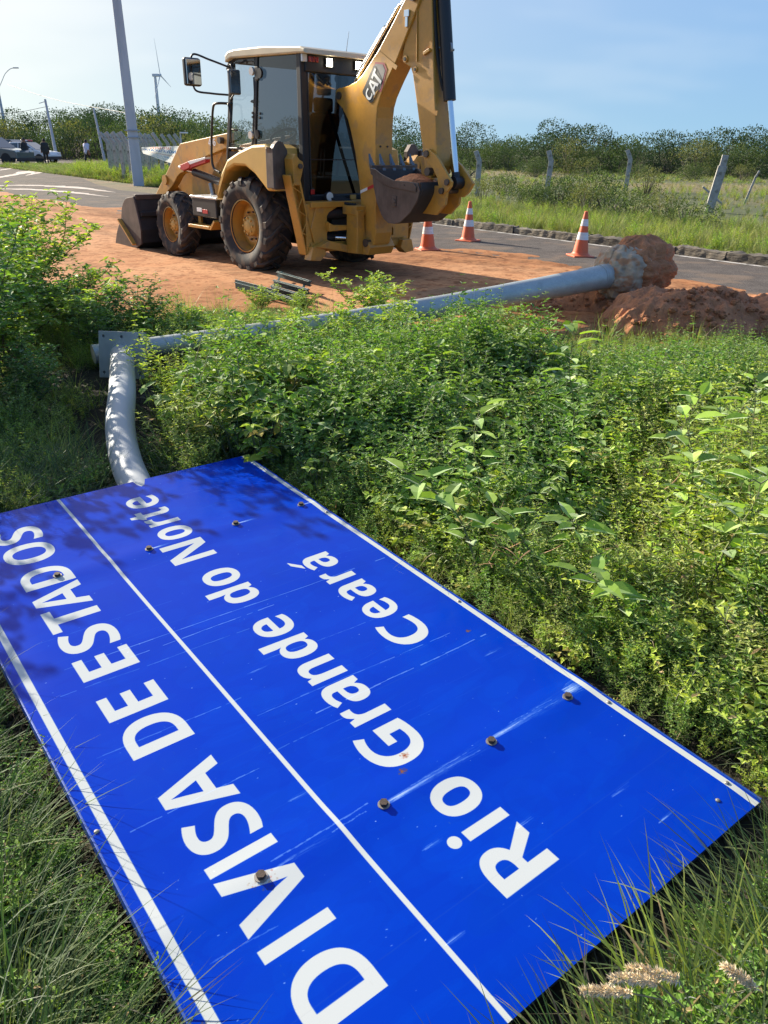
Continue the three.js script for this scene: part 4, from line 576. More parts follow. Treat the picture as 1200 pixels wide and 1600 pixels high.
  part(cyl, 'piston_rod', rod(L(-.035, 2.15, -2.785), L(-.035, 1.33, -2.95), .036, .036, 16), chrome);
  part(cyl, 'rod_eye', [disc(-.035, 1.29, -2.955, .07, .14), rod(L(-.035, 1.4, -2.935), L(-.035, 1.29, -2.955), .045, .06, 14)], black);
  part(cyl, 'cylinder_hose', [pipe([L(-.12, 3.5, -2.53), L(-.125, 3.0, -2.58), L(-.12, 2.6, -2.64), L(-.1, 2.36, -2.69), L(-.08, 2.25, -2.72)], .016, 6, 24), pipe([L(-.10, 3.5, -2.5), L(-.10, 2.9, -2.58), L(-.10, 2.5, -2.66)], .014, 6, 24)], rubberBlack);
  part(cyl, 'hose_band', [disc(-.035, 2.67, -2.70, .085, .03).rotateX(0), rod(L(-.14, 2.69, -2.56), L(.05, 2.66, -2.74), .012)], steelGrey);
  const linkP = [[-2.556, 1.61], [-2.58, 1.645], [-2.64, 1.645], [-2.70, 1.61], [-2.766, 1.573], [-2.88, 1.46], [-2.98, 1.353], [-3.03, 1.30], [-3.02, 1.25], [-2.97, 1.20], [-2.90, 1.155], [-2.84, 1.165], [-2.81, 1.20], [-2.818, 1.254], [-2.79, 1.34], [-2.713, 1.44], [-2.58, 1.54]];
  for (const [a, b] of [[-.20, -.165], [.095, .13]]) part(BH, 'bucket_link', side(linkP, a, b, .006), yellow);
  part(BH, 'link_pin', disc(-.21, 1.59, -2.61, .038, .03), pinMat); part(BH, 'link_pin', disc(-.21, 1.296, -2.963, .035, .03), pinMat); part(BH, 'link_pin', disc(-.05, 1.199, -2.885, .035, .36), pinMat);
  part(BH, 'power_link', [side([[-2.80, 1.55], [-2.93, 1.48], [-3.06, 1.365], [-3.14, 1.285], [-3.08, 1.19], [-2.99, 1.13], [-2.93, 1.13], [-2.95, 1.25], [-2.82, 1.42]], .05, .09, .006)], yellow);
  // digging bucket
  {
    const b = sub(BH, 'digging_bucket'), r0 = -.43, r1 = .33;
    const prof = [[-1.90, 1.385], [-1.928, 1.22], [-1.994, 1.024], [-2.076, .895], [-2.13, .84], [-2.21, .804], [-2.32, .80], [-2.415, .824], [-2.593, .951], [-2.70, 1.085], [-2.74, 1.2], [-2.70, 1.28], [-2.53, 1.285], [-2.298, 1.284], [-2.10, 1.34], [-1.97, 1.40]];
    for (const [a, c] of [[r0, r0 + .022], [r1 - .022, r1]]) part(b, 'side_plate', side(prof, a, c, .004), worn);
    const strip = [[-1.87, 1.42], [-1.975, 1.405], [-2.10, 1.35], [-2.298, 1.294], [-2.53, 1.292], [-2.643, 1.281], [-2.69, 1.24], [-2.685, 1.18], [-2.45, 1.20], [-2.25, 1.215], [-2.08, 1.26], [-1.90, 1.345]];
    for (const [a, c] of [[r0 - .014, r0 + .002], [r1 - .002, r1 + .014]]) part(b, 'side_cutter', side(strip, a, c, .004, [[-2.5, 1.25, .012]]), worn);
    const path = spline([[-1.885, 1.40], [-1.93, 1.22], [-1.994, 1.024], [-2.09, .885], [-2.21, .81], [-2.34, .805], [-2.46, .86], [-2.593, .955], [-2.70, 1.09], [-2.75, 1.2], [-2.735, 1.29]], 4), t = .02;
    const inn = path.map(([a, y], i) => { const p = path[Math.max(0, i - 1)], q = path[Math.min(path.length - 1, i + 1)], dx = q[0] - p[0], dy = q[1] - p[1], l = Math.hypot(dx, dy); return [a + dy / l * t, y - dx / l * t]; });
    part(b, 'shell', side([...path, ...inn.reverse()], r0 + .02, r1 - .02, 0), bucketDark);
    part(b, 'lip', beam(L(r0, 1.40, -1.885), L(r1, 1.40, -1.885), .03, .10, V(0, 1, 0)), worn);
    for (let i = 0; i < 5; i++) { const r = mix(r0 + .03, r1 - .03, i / 4); const tooth = part(b, 'tooth', [beam(L(r, 1.38, -1.89), L(r, 1.47, -1.86), .055, .045, V(0, 0, 1)), new THREE.CylinderGeometry(.012, .036, .12, 4).rotateY(.785).scale(1.1, 1, .6).rotateX(-.35).translate(r, 1.52, 1.835)], std([.13, .15, .17], .4, .7)); }
    part(b, 'wear_boss', [rod(L(r0 - .02, 1.06, -2.31), L(r0, 1.06, -2.31), .03, .04), bx(r0 - .012, r0, 1.0, 1.12, -2.28, -2.35, .006)], worn);
    for (const r of [-.17, .07]) part(b, 'bracket', side([[-2.55, .93], [-2.79, .926], [-2.93, 1.05], [-2.95, 1.2], [-2.86, 1.25], [-2.72, 1.25], [-2.70, 1.1]], r - .02, r + .02, .006), yellow);
    part(b, 'bucket_pin', [disc(-.05, 1.40, -2.65, .045, .36)], pinMat);
    // soil still held in the bucket
    part(b, 'held_soil', lump(.34, .16, .27, .5, 1.8, 33).translate(-.05, 1.2, 2.28), soilMat);
    part(b, 'thumb_bracket', [side([[-2.30, 1.28], [-2.24, 1.48], [-2.17, 1.52], [-2.21, 1.56], [-2.30, 1.57], [-2.36, 1.49], [-2.44, 1.47], [-2.50, 1.3]], .06, .12, .01)], yellow);
  }
}

// ---------------------------------------------------------------- leaves and stems as real faces
class Plant {
  constructor() { this.p = []; this.c = []; }
  tri(a, b, c, col) { this.p.push(a.x, a.y, a.z, b.x, b.y, b.z, c.x, c.y, c.z); for (let i = 0; i < 3; i++) this.c.push(...col); }
  // a folded leaf: base, two sides, tip, with a raised or sunk midrib
  leaf(o, dir, up, len, wid, col, fold = 0.25, droop = 0.2) {
    const d = dir.clone().normalize(), s = d.clone().cross(up).normalize(), n = s.clone().cross(d);
    const m = o.clone().addScaledVector(d, len * 0.45).addScaledVector(n, -wid * fold * 0.5), l = o.clone().addScaledVector(d, len * 0.42).addScaledVector(s, wid / 2).addScaledVector(n, wid * fold * 0.5), r = o.clone().addScaledVector(d, len * 0.42).addScaledVector(s, -wid / 2).addScaledVector(n, wid * fold * 0.5), t = o.clone().addScaledVector(d, len).addScaledVector(n, -len * droop);
    this.tri(o, m, l, col); this.tri(o, r, m, col); this.tri(l, m, t, col); this.tri(m, r, t, col);
  }
  // a broad leaf with a rounder outline
  broad(o, dir, up, len, wid, col, fold = 0.2, droop = 0.25) {
    const d = dir.clone().normalize(), s = d.clone().cross(up).normalize(), n = s.clone().cross(d), at = (t, w, h) => o.clone().addScaledVector(d, len * t).addScaledVector(s, wid * w).addScaledVector(n, h * wid - droop * len * t * t);
    const m = [0, 0.3, 0.62, 1].map((t) => at(t, 0, -fold * 0.3)), prof = [[0.08, 0.26], [0.3, 0.5], [0.62, 0.40]];
    for (const k of [-1, 1]) { const e = prof.map(([t, w]) => at(t, w * k, fold * w)); const c2 = k > 0 ? col : col.map((x) => x * 0.94); this.tri(m[0], e[0], m[1], c2); this.tri(e[0], e[1], m[1], c2); this.tri(m[1], e[1], m[2], c2); this.tri(e[1], e[2], m[2], c2); this.tri(m[2], e[2], m[3], c2); }
  }
  stem(a, b, r0, r1, col) { const d = b.clone().sub(a).normalize(), s = (Math.abs(d.y) > 0.9 ? V(1, 0, 0) : V(0, 1, 0)).cross(d).normalize(), t = d.clone().cross(s), q = [0, 1, 2].map((k) => s.clone().multiplyScalar(Math.cos(k * 2.094)).addScaledVector(t, Math.sin(k * 2.094))); for (let k = 0; k < 3; k++) { const u = q[k], v = q[(k + 1) % 3], a0 = a.clone().addScaledVector(u, r0), a1 = a.clone().addScaledVector(v, r0), b0 = b.clone().addScaledVector(u, r1), b1 = b.clone().addScaledVector(v, r1); this.tri(a0, a1, b0, col); this.tri(a1, b1, b0, col); } }
  // a curved grass blade
  blade(o, az, len, wid, lean, curl, col, seg = 5) {
    const h = V(Math.cos(az), 0, Math.sin(az)), s = V(-h.z, 0, h.x); let p = o.clone(), ang = lean, L = p.clone().addScaledVector(s, wid / 2), R = p.clone().addScaledVector(s, -wid / 2);
    for (let i = 1; i <= seg; i++) { p = p.clone().addScaledVector(h, Math.sin(ang) * len / seg); p.y += Math.cos(ang) * len / seg; ang += curl / seg; const w = wid / 2 * (1 - Math.pow(i / seg, 1.6)), l = p.clone().addScaledVector(s, w), r = p.clone().addScaledVector(s, -w); if (i < seg) { this.tri(L, R, l, col); this.tri(R, r, l, col); } else this.tri(L, R, p, col); L = l; R = r; }
    return p;
  }
  build() { const g = new THREE.BufferGeometry(); g.setAttribute('position', new THREE.Float32BufferAttribute(this.p, 3)); g.setAttribute('color', new THREE.Float32BufferAttribute(this.c, 3)); g.computeVertexNormals(); return g; }
}
const leafMat = phys([1, 1, 1], 1, { vertexColors: true, transmission: 0.5, thickness: 0, clearcoat: 0.1, clearcoatRoughness: 0.35, side: THREE.DoubleSide });
const farLeaf = phys([1, 1, 1], 1, { vertexColors: true, transmission: 0.35, thickness: 0, side: THREE.DoubleSide });
const barkMat = std([0.14, 0.11, 0.085], 0.95, 0, { map: grain(128, 10, 0.5, 1.2, 4, 201) });
const vary = (c, k = 0.2) => { const a = 1 + rr(-k, k), b = rr(-k, k) * 0.4; return [c[0] * (a + b), c[1] * a, c[2] * (a - b)]; };
const onSphere = () => { const z = rr(-1, 1), a = rr(0, 6.2832), s = Math.sqrt(1 - z * z); return V(Math.cos(a) * s, z, Math.sin(a) * s); };

// ---------------------------------------------------------------- scrub trees beyond the road
function scrub(seed, w, h, nl, leaf, base, dens) {
  rnd = mulberry(seed); const P = new Plant(), lobes = [], T = new Plant();
  for (let i = 0; i < nl; i++) { const a = rr(0, 6.28), q = Math.sqrt(rnd()) * 0.72, r = rr(0.22, 0.52) * Math.min(w, h * 1.1); const y = i % 3 === 0 ? r * rr(0.3, 0.7) : clamp(h * (1 - 0.55 * q * q) - r * rr(0.95, 1.5), r * 0.35, h); lobes.push([V(Math.cos(a) * q * w, y, Math.sin(a) * q * w), r, rr(-1, 1)]); }
  for (const [c, r, k] of lobes) {
    const n = Math.round(dens * r * r / (leaf * leaf)), tone = [base[0] * (1 + 0.22 * k), base[1] * (1 + 0.12 * k), base[2]];
    for (let i = 0; i < n; i++) { const u = onSphere(); if (u.y < -0.45 && rnd() < 0.7) continue; const q = r * (0.62 + 0.5 * Math.pow(rnd(), 0.6)) * (1 + 0.22 * (vnoise(u.x * 4 + 9, u.y * 4 + u.z * 4, 0, seed) - 0.5)), o = c.clone().add(V(u.x * q, u.y * q * 0.85, u.z * q)); if (o.y < 0.02) o.y = rr(0.02, 0.3); const d = u.clone().add(onSphere().multiplyScalar(0.9)); P.leaf(o, d, onSphere(), leaf * rr(0.7, 1.5), leaf * rr(0.5, 0.95), vary(tone, 0.25), 0.3, 0.15); }
    T.stem(V(c.x * 0.15, -0.05, c.z * 0.15), c.clone(), 0.05, 0.015, [0.12, 0.1, 0.08]);
  }
  return [P.build(), T.build()];
}
const scrubDark = [0.036, 0.072, 0.014], scrubMid = [0.075, 0.118, 0.018], scrubPale = [0.15, 0.17, 0.035];
const kinds = [scrub(11, 2.4, 3.4, 15, 0.12, scrubDark, 3.6), scrub(12, 2.8, 3.0, 16, 0.12, scrubMid, 3.4), scrub(13, 2.0, 2.4, 14, 0.11, scrubPale, 3.0), scrub(14, 2.6, 4.2, 17, 0.14, scrubDark, 3.6), scrub(15, 1.8, 1.7, 12, 0.095, scrubMid, 3.0)];
const stemMat = std([1, 1, 1], 0.95, 0, { vertexColors: true });
const scrubRoots = kinds.map(([crown, stems], k) => { const o = new THREE.Group(); part(o, 'crown', crown, farLeaf); part(o, 'trunk', stems, stemMat); return o; });
function plantScrub(kind, pos, s, turn, name, label, group, sy = 1) { const o = scrubRoots[kind].clone(); o.name = numbered(name); o.position.copy(pos); o.rotation.y = turn; o.scale.set(s, s * sy, s); scene.add(o); return tag(o, label, name.includes('tree') ? 'tree' : 'shrub', group); }
// a point so far away along a direction in the picture, standing on the ground
const farAt = (px, dist) => { const d = dirOf(px, 229 + (px - 600) * 0.0192); d.y = 0; d.normalize(); return V(d.x * dist, 0, d.z * dist); };
rnd = mulberry(500);
{
  // right: scrub behind the field. px, distance, kind, wanted height in m
  const H = [3.4, 3.0, 2.4, 4.2, 1.7], G1 = 'scrub trees along the far side of the field', G2 = 'scrub trees beyond the road bend';
  const put = (px, dist, kind, h, grp, lab) => plantScrub(kind, farAt(px, dist), h / H[kind], rr(0, 6.28), 'scrub_tree', lab(kind, dist), grp);
  const look = ['dark rounded scrub tree', 'broad mid-green scrub tree', 'pale olive scrub tree', 'tall dark scrub tree', 'low mid-green scrub tree'];
  const A = (k, d) => look[k] + (d > 75 ? ' at the back of the thicket across the field' : d > 59 ? ' in the middle of the thicket across the field' : ' at the field-side edge of the thicket'), B = (k, d) => look[k] + (d > 97 ? ' at the back of the thicket beyond the bend' : d > 80 ? ' in the thicket behind the parked cars' : ' behind the fence by the bend');
  for (let i = 0; i < 24; i++) { const px = 540 + i * 29 + rr(-9, 9); put(px, rr(80, 92), [0, 1, 3][i % 3], rr(2.3, 3.1), G1, A); }
  for (const [px, d, k, h] of [[622, 76, 3, 4.3], [690, 82, 0, 3.6], [742, 80, 3, 4.1], [800, 78, 1, 3.2], [858, 76, 3, 4.3], [900, 80, 0, 4.3], [926, 74, 3, 3.8], [985, 80, 1, 3.4], [1040, 72, 0, 3.7], [1085, 78, 3, 3.5], [1132, 74, 0, 4.0], [1180, 76, 3, 3.9], [1215, 70, 0, 3.7]]) put(px, d, k, h, G1, A);
  for (let i = 0; i < 17; i++) { const px = 560 + i * 40 + rr(-14, 14); put(px, rr(64, 74), [1, 3, 0, 2, 1][i % 5], rr(1.8, 3.3), G1, A); }
  for (let i = 0; i < 7; i++) { const px = 640 + i * 90 + rr(-24, 24); put(px, rr(54, 60), [2, 4, 1][i % 3], rr(0.9, 1.5), G1, A); }
  for (let i = 0; i < 22; i++) { const px = -60 + i * 25 + rr(-7, 7); put(px, rr(98, 118), [0, 3, 3, 1][i % 4], 4.2 + 1.2 * smooth(60, 140, px) * smooth(420, 250, px) + rr(-0.4, 0.7), G2, B); }
  for (let i = 0; i < 18; i++) { const px = -50 + i * 29 + rr(-8, 8); put(px, rr(84, 95), [1, 0, 2, 3][i % 4], rr(2.2, 3.7) + (px > 100 && px < 300 ? 0.8 : 0), G2, B); }
  for (let i = 0; i < 9; i++) { const px = 215 + i * 26 + rr(-6, 6); put(px, rr(62, 72), [2, 1, 0][i % 3], rr(1.9, 2.7), G2, B); }
  for (const [px, d, k, h] of [[20, 110, 3, 5.2], [128, 100, 3, 5.2], [155, 96, 0, 4.6], [225, 92, 3, 5.0], [258, 96, 3, 4.6], [300, 90, 0, 4.1]]) put(px, d, k, h, G2, B);
  // shrubs close behind the kerb
  const S = 'leafy green shrub growing around the fence posts', SG = 'shrubs along the fence line';
  for (const [px, d, k, h] of [[760, 27, 2, .85], [700, 30, 4, .75], [830, 25.5, 1, .95], [880, 25, 1, 1.15], [925, 23.5, 2, .95], [960, 24.5, 4, 1.0], [1000, 22.8, 4, .8], [1050, 22, 2, .8], [1090, 21, 4, .75], [930, 33, 4, 1.2], [1020, 36, 2, 1.2], [790, 34, 4, .9]]) plantScrub(k, farAt(px, d), h / H[k], rr(0, 6.28), 'verge_shrub', S, SG);
}
// ---------------------------------------------------------------- fence posts of concrete with bent tops
const postTex = makeTex(256, (u, v) => { const k = 0.6 + 0.55 * fbm(u * 14, v * 14, 5, 14, 211), m = smooth(.55, .7, fbm(u * 6, v * 6, 4, 6, 213)); return [mix(0.40, 0.25, m) * k, mix(0.385, 0.235, m) * k, mix(0.36, 0.2, m) * k]; });
const postMat = std([1, 1, 1], 0.95, 0, { map: postTex, bumpMap: postTex, bumpScale: 0.01 });
function bentPost(h, w, bend, len, taper = 1) { const a = V(0, -0.1, 0), b = V(0, h, 0), c = V(bend * len, h + len * Math.sqrt(1 - bend * bend), 0); return merge([beam(a, b, w * taper, w * taper, V(0, 0, 1), .01), beam(b.clone().add(V(0, -0.03, 0)), c, w * .92, w * .92, V(0, 0, 1), .01)]); }
{
  const G = 'old concrete fence posts along the field';
  const put = (px, py, h, w, bend, len, lean, label, taper) => { const p = onGround(px, py), o = solo('fence_post', bentPost(h, w, bend, len, taper), postMat, label, 'fence post', G); o.position.set(p.x, 0, p.z); o.rotation.set(0, -.3, lean); return o; };
  put(1107, 332, 1.32, .2, -.03, .3, -.12, 'thick leaning concrete fence post at the edge of the dry grass', 1.25);
  put(977, 297, 1.35, .2, -.5, .42, -.03, 'bent-topped concrete fence post rising out of the biggest shrub');
  put(852, 312, 1.30, .17, -.42, .36, -.06, 'bent-topped concrete fence post beyond the cone beside the footing');
  put(745, 307, 1.25, .17, -.45, .36, -.01, 'bent-topped concrete fence post between two of the cones');
  put(660, 303, 1.25, .17, -.5, .36, 0, 'bent-topped concrete fence post seen between boom and stick');
  put(1163, 318, .95, .07, .2, .2, -.22, 'short thin leaning post far out in the field');
  const a = onGround(1163, 300, .6), b = onGround(1140, 322, .03); const o = solo('fence_brace', beam(a.clone().setZ(-29), b.clone().setZ(-29), .06, .06, V(0, 0, 1)), postMat, 'fallen grey brace leaning against the short thin post', 'fence brace');
}
{
  const G = 'concrete posts of the fence by the bend', list = [[168, 43, 1], [173, 47, 1], [178, 41, 1], [183, 49, 1], [188, 40, 1], [194, 45, 1], [200, 39, 1], [218, 44, 1], [223, 47, 1], [229, 41, 1], [236, 45, 1], [241, 49, 1], [250, 39.5, 1], [262, 46, 1], [273, 46, 1], [283, 43, 1]], g = bentPost(1.62, .15, -.62, .52);
  list.forEach(([px, d]) => { const p = farAt(px, d), o = solo('bend_fence_post', g, postMat, 'tall concrete fence post with tilted top by the road bend', 'fence post', G); o.position.copy(p); o.rotation.y = -.1; });
}
// banner tied to the fence, seen from behind so that its print reads backwards
{
  const cv = document.createElement('canvas'); cv.width = 512; cv.height = 256; const c = cv.getContext('2d'), R = mulberry(61);
  c.fillStyle = '#e9e6df'; c.fillRect(0, 0, 512, 256); c.textAlign = 'center'; c.font = 'bold 62px sans-serif'; c.fillStyle = '#0f62a8'; c.fillText('NOVA SUCATA', 256, 108);
  const smear = (y, x0, x1, h, col) => { c.fillStyle = col; for (let x = x0; x < x1; x += h * 0.8) { const w = h * (0.4 + 0.3 * R()); c.fillRect(x, y, w * 0.35, h); c.fillRect(x, y + (R() < .5 ? 0 : h * .8), w, h * .22); } };
  smear(14, 120, 400, 36, '#d03a12'); smear(136, 80, 430, 18, '#a0503a'); smear(172, 110, 400, 26, '#4a86b8'); smear(214, 150, 380, 22, '#4a86b8');
  const t = new THREE.CanvasTexture(cv); t.colorSpace = THREE.SRGBColorSpace;
  const A = atDepth(221, 230, 33.6), B = atDepth(282, 228, 33.0), C = atDepth(278, 259, 33.0), D = atDepth(224, 240, 33.6), n = 24, m = 12, pos = [], uv = [], idx = [];
  for (let j = 0; j <= m; j++) for (let i = 0; i <= n; i++) { const u = i / n, v = j / m, p = A.clone().lerp(B, u).lerp(D.clone().lerp(C, u), v); p.z += 0.08 * Math.sin(u * 9 + v * 3); pos.push(p.x, p.y, p.z); uv.push(1 - u, 1 - v); }
  for (let j = 0; j < m; j++) for (let i = 0; i < n; i++) { const a = j * (n + 1) + i; idx.push(a, a + n + 1, a + 1, a + 1, a + n + 1, a + n + 2); }
  const g = new THREE.BufferGeometry(); g.setAttribute('position', new THREE.Float32BufferAttribute(pos, 3)); g.setAttribute('uv', new THREE.Float32BufferAttribute(uv, 2)); g.setIndex(idx); g.computeVertexNormals();
  solo('banner', g, phys([1, 1, 1], 1, { map: t, transmission: 0.5, thickness: 0, side: THREE.DoubleSide }), 'white cloth banner with backward blue and red print on the bend fence', 'banner');
}
// ---------------------------------------------------------------- poles, lamp and wires
{
  const pm = std([0.52, 0.55, 0.58], 0.85, 0, { map: grain(256, 10, 0.75, 1.1, 5, 221), bumpMap: grain(256, 10, 0, 1, 4, 223), bumpScale: .006 });
  const base = farAt(209.5, 36.5), o = thing('utility_pole', 'tall grey tapered concrete utility pole in the grass verge by the bend', 'utility pole', base); o.rotation.z = .012;
  const g = new THREE.CylinderGeometry(.17, .31, 13, 4, 1).rotateY(Math.PI / 4 + .25).translate(0, 6.4, 0); g.scale(1, 1, .8); part(o, 'shaft', g.toNonIndexed(), pm); o.children[0].geometry.computeVertexNormals();
  part(o, 'step_band', [rbox(-.33, .33, 2.05, 2.1, -.27, .27, .01), rbox(-.33, .33, 1.8, 1.84, -.27, .27, .01)].map((q) => q.scale(.78, 1, .8)), std([.3, .33, .36], .8));
  const pole = (px, d, h, r, lean, label) => { const q = thing('thin_pole', label, 'pole', farAt(px, d)); q.rotation.z = lean; part(q, 'shaft', rod(V(0, -.1, 0), V(0, h, 0), r, r * .6, 10), pm); return q; };
  const lampPost = pole(12, 108, 7.2, .2, .02, 'concrete lamp post with curved street light arm behind the dark pickup');
  part(lampPost, 'lamp_arm', pipe([V(.1, 6.8, 0), V(.6, 7.5, 0), V(1.2, 8.3, 0), V(1.9, 8.75, 0), V(2.4, 8.8, 0)], .035), pm); part(lampPost, 'lamp_head', rbox(2.15, 2.75, 8.76, 8.87, -.12, .12, .03), std([.4, .42, .43], .5));
  const p2 = pole(85, 82, 4.9, .15, .06, 'grey pole with short crossarm beside the front of the patrol car'); part(p2, 'crossarm', beam(V(-.6, 4.6, 0), V(.12, 4.75, 0), .05, .05), pm);
  const p3 = pole(160, 82, 4.4, .13, .10, 'slim pale pole standing before the dark thicket');
  const wm = std([.12, .12, .13], .6), wire = (a, b, sag, r, label) => { const m = a.clone().lerp(b, .5); m.y -= sag; solo('overhead_wire', pipe([a, m, b], r, 5, 24), wm, label, 'wire', 'wires between the poles'); };
  wire(atDepth(-40, 176, 75), atDepth(76, 166, 75), .3, .022, 'overhead wire ending at the crossarm of the grey pole'); wire(atDepth(12, 132, 97), atDepth(205, 178, 60), .35, .022, 'thin overhead wire slung from the lamp post to the big pole');
  // small lamp standing by the fence
  const s = thing('garden_lamp', 'small angled lamp on a thin stick behind the loader arm', 'lamp', farAt(283, 34)); part(s, 'stick', rod(V(0, 0, 0), V(0, 2.0, 0), .03, .03, 8), std([.5, .52, .53], .5)); part(s, 'lamp_panel', rbox(0, .28, 1.98, 2.03, -.1, .1, .01), std([.7, .72, .74], .4));
}
// ---------------------------------------------------------------- wind turbine far away
{
  const d = 1350, b = farAt(252, d), wm = std([.62, .65, .68], .6), o = thing('wind_turbine', 'white wind turbine on the horizon above the thicket', 'wind turbine', b, 1.5), hub = 90;
  part(o, 'tower', rod(V(0, -5, 0), V(0, hub, 0), 3.2, 1.9, 20), wm); part(o, 'nacelle', rbox(-2, 2, hub - 1, hub + 3, -4, 7, .8), wm);
  const H = V(0, hub + 1.2, 8); part(o, 'hub', new THREE.SphereGeometry(2, 16, 12).translate(H.x, H.y, H.z), wm);
  for (let k = 0; k < 3; k++) { const bl = new THREE.CylinderGeometry(.25, 1.3, 47, 8).scale(1, 1, .3).translate(0, 23.5, 0); const q = part(o, 'blade', bl, wm); q.position.copy(H); q.rotation.z = .25 + k * 2.094; }
}
// ---------------------------------------------------------------- parked vehicles
function vehicle(name, label, cat, pos, turn, spec) {
  const o = thing(name, label, cat, pos, turn), paint = phys(spec.paint, .35, { clearcoat: .9, clearcoatRoughness: .08 }), lower = spec.lower ? phys(spec.lower, .4, { clearcoat: .8 }) : paint, glassM = phys([.03, .04, .045], .05, { clearcoat: 1 }), tyre = std([.02, .02, .02], .85), rim = std([.5, .5, .5], .3, .9);
  const W = spec.w / 2, ext = (pts, z0, z1, bev) => new THREE.ExtrudeGeometry(shapeOf(pts), { depth: z1 - z0 - 2 * bev, bevelEnabled: true, bevelSize: bev, bevelOffset: -bev, bevelThickness: bev, bevelSegments: 3 }).translate(0, 0, z0 + bev);
  part(o, 'body', ext(spec.body, -W, W, .07), paint);
  if (spec.lower) for (const s of [-1, 1]) part(o, 'dark_side_panel', ext(spec.lowerPts, s > 0 ? W - .01 : -W - .006, s > 0 ? W + .006 : -W + .01, .002), lower);
  part(o, 'cabin', (() => { const g = ext(spec.cabin, -W + .06, W - .06, .05), p = g.attributes.position; for (let i = 0; i < p.count; i++) { const t = clamp((p.getY(i) - spec.belt) / (spec.roof - spec.belt)); p.setZ(i, p.getZ(i) * (1 - .16 * t)); } g.computeVertexNormals(); return g; })(), spec.cabinPaint ? phys(spec.cabinPaint, .35, { clearcoat: .9 }) : paint);
  const inset = (pts, s) => { const g = new THREE.ShapeGeometry(shapeOf(pts)), p = g.attributes.position; for (let i = 0; i < p.count; i++) { const t = clamp((p.getY(i) - spec.belt) / (spec.roof - spec.belt)); p.setZ(i, s * ((W - .06) * (1 - .16 * t) + .008)); } g.computeVertexNormals(); return g; };
  for (const s of [-1, 1]) for (const q of spec.windows) part(o, 'side_window', inset(q, s), glassM);
  for (const [a, b] of spec.screens) part(o, 'windscreen', (() => { const w0 = W - .14, w1 = W - .26, dx = b[0] - a[0], dy = b[1] - a[1], l = Math.hypot(dx, dy), nx = dy / l * .012 * spec.out(a, b), ny = -dx / l * .012 * spec.out(a, b); return new THREE.BufferGeometry().setFromPoints([V(a[0] + nx, a[1] + ny, -w0), V(a[0] + nx, a[1] + ny, w0), V(b[0] + nx, b[1] + ny, w1), V(b[0] + nx, b[1] + ny, -w1)]).setIndex([0, 1, 2, 0, 2, 3]); })(), glassM);
  for (const x of spec.wheels) for (const s of [-1, 1]) { const w = sub(o, 'wheel'); w.position.set(x, spec.wr, s * (W - .1)); part(w, 'tyre', new THREE.TorusGeometry(spec.wr - .09, .1, 10, 28), tyre); part(w, 'rim', new THREE.CylinderGeometry(spec.wr - .12, spec.wr - .12, .16, 20).rotateX(Math.PI / 2), rim); part(w, 'wheel_arch', new THREE.CylinderGeometry(spec.wr + .06, spec.wr + .06, .1, 24).rotateX(Math.PI / 2).translate(0, 0, s * .055), tyre); }
  for (const s of [-1, 1]) { part(o, 'headlight', rbox(spec.front - .12, spec.front + .01, spec.lampY - .07, spec.lampY + .08, s * (W - .2) - .17, s * (W - .2) + .17, .03), phys([.7, .72, .74], .1, { clearcoat: 1 })); part(o, 'door_mirror', rbox(spec.mirror - .08, spec.mirror + .08, spec.belt, spec.belt + .16, s * (W + .08) - .09, s * (W + .08) + .09, .03), paint); part(o, 'side_stripe', rbox(spec.stripe[0], spec.stripe[1], spec.stripe[2], spec.stripe[3], Math.min(s * (W + .004), s * (W + .012)), Math.max(s * (W + .004), s * (W + .012)), .002), phys(spec.stripeCol, .4)); }
  part(o, 'bumper', rbox(spec.front - .1, spec.front + .06, .28, .52, -W + .03, W - .03, .05), std([.03, .03, .033], .6));
  return o;
}
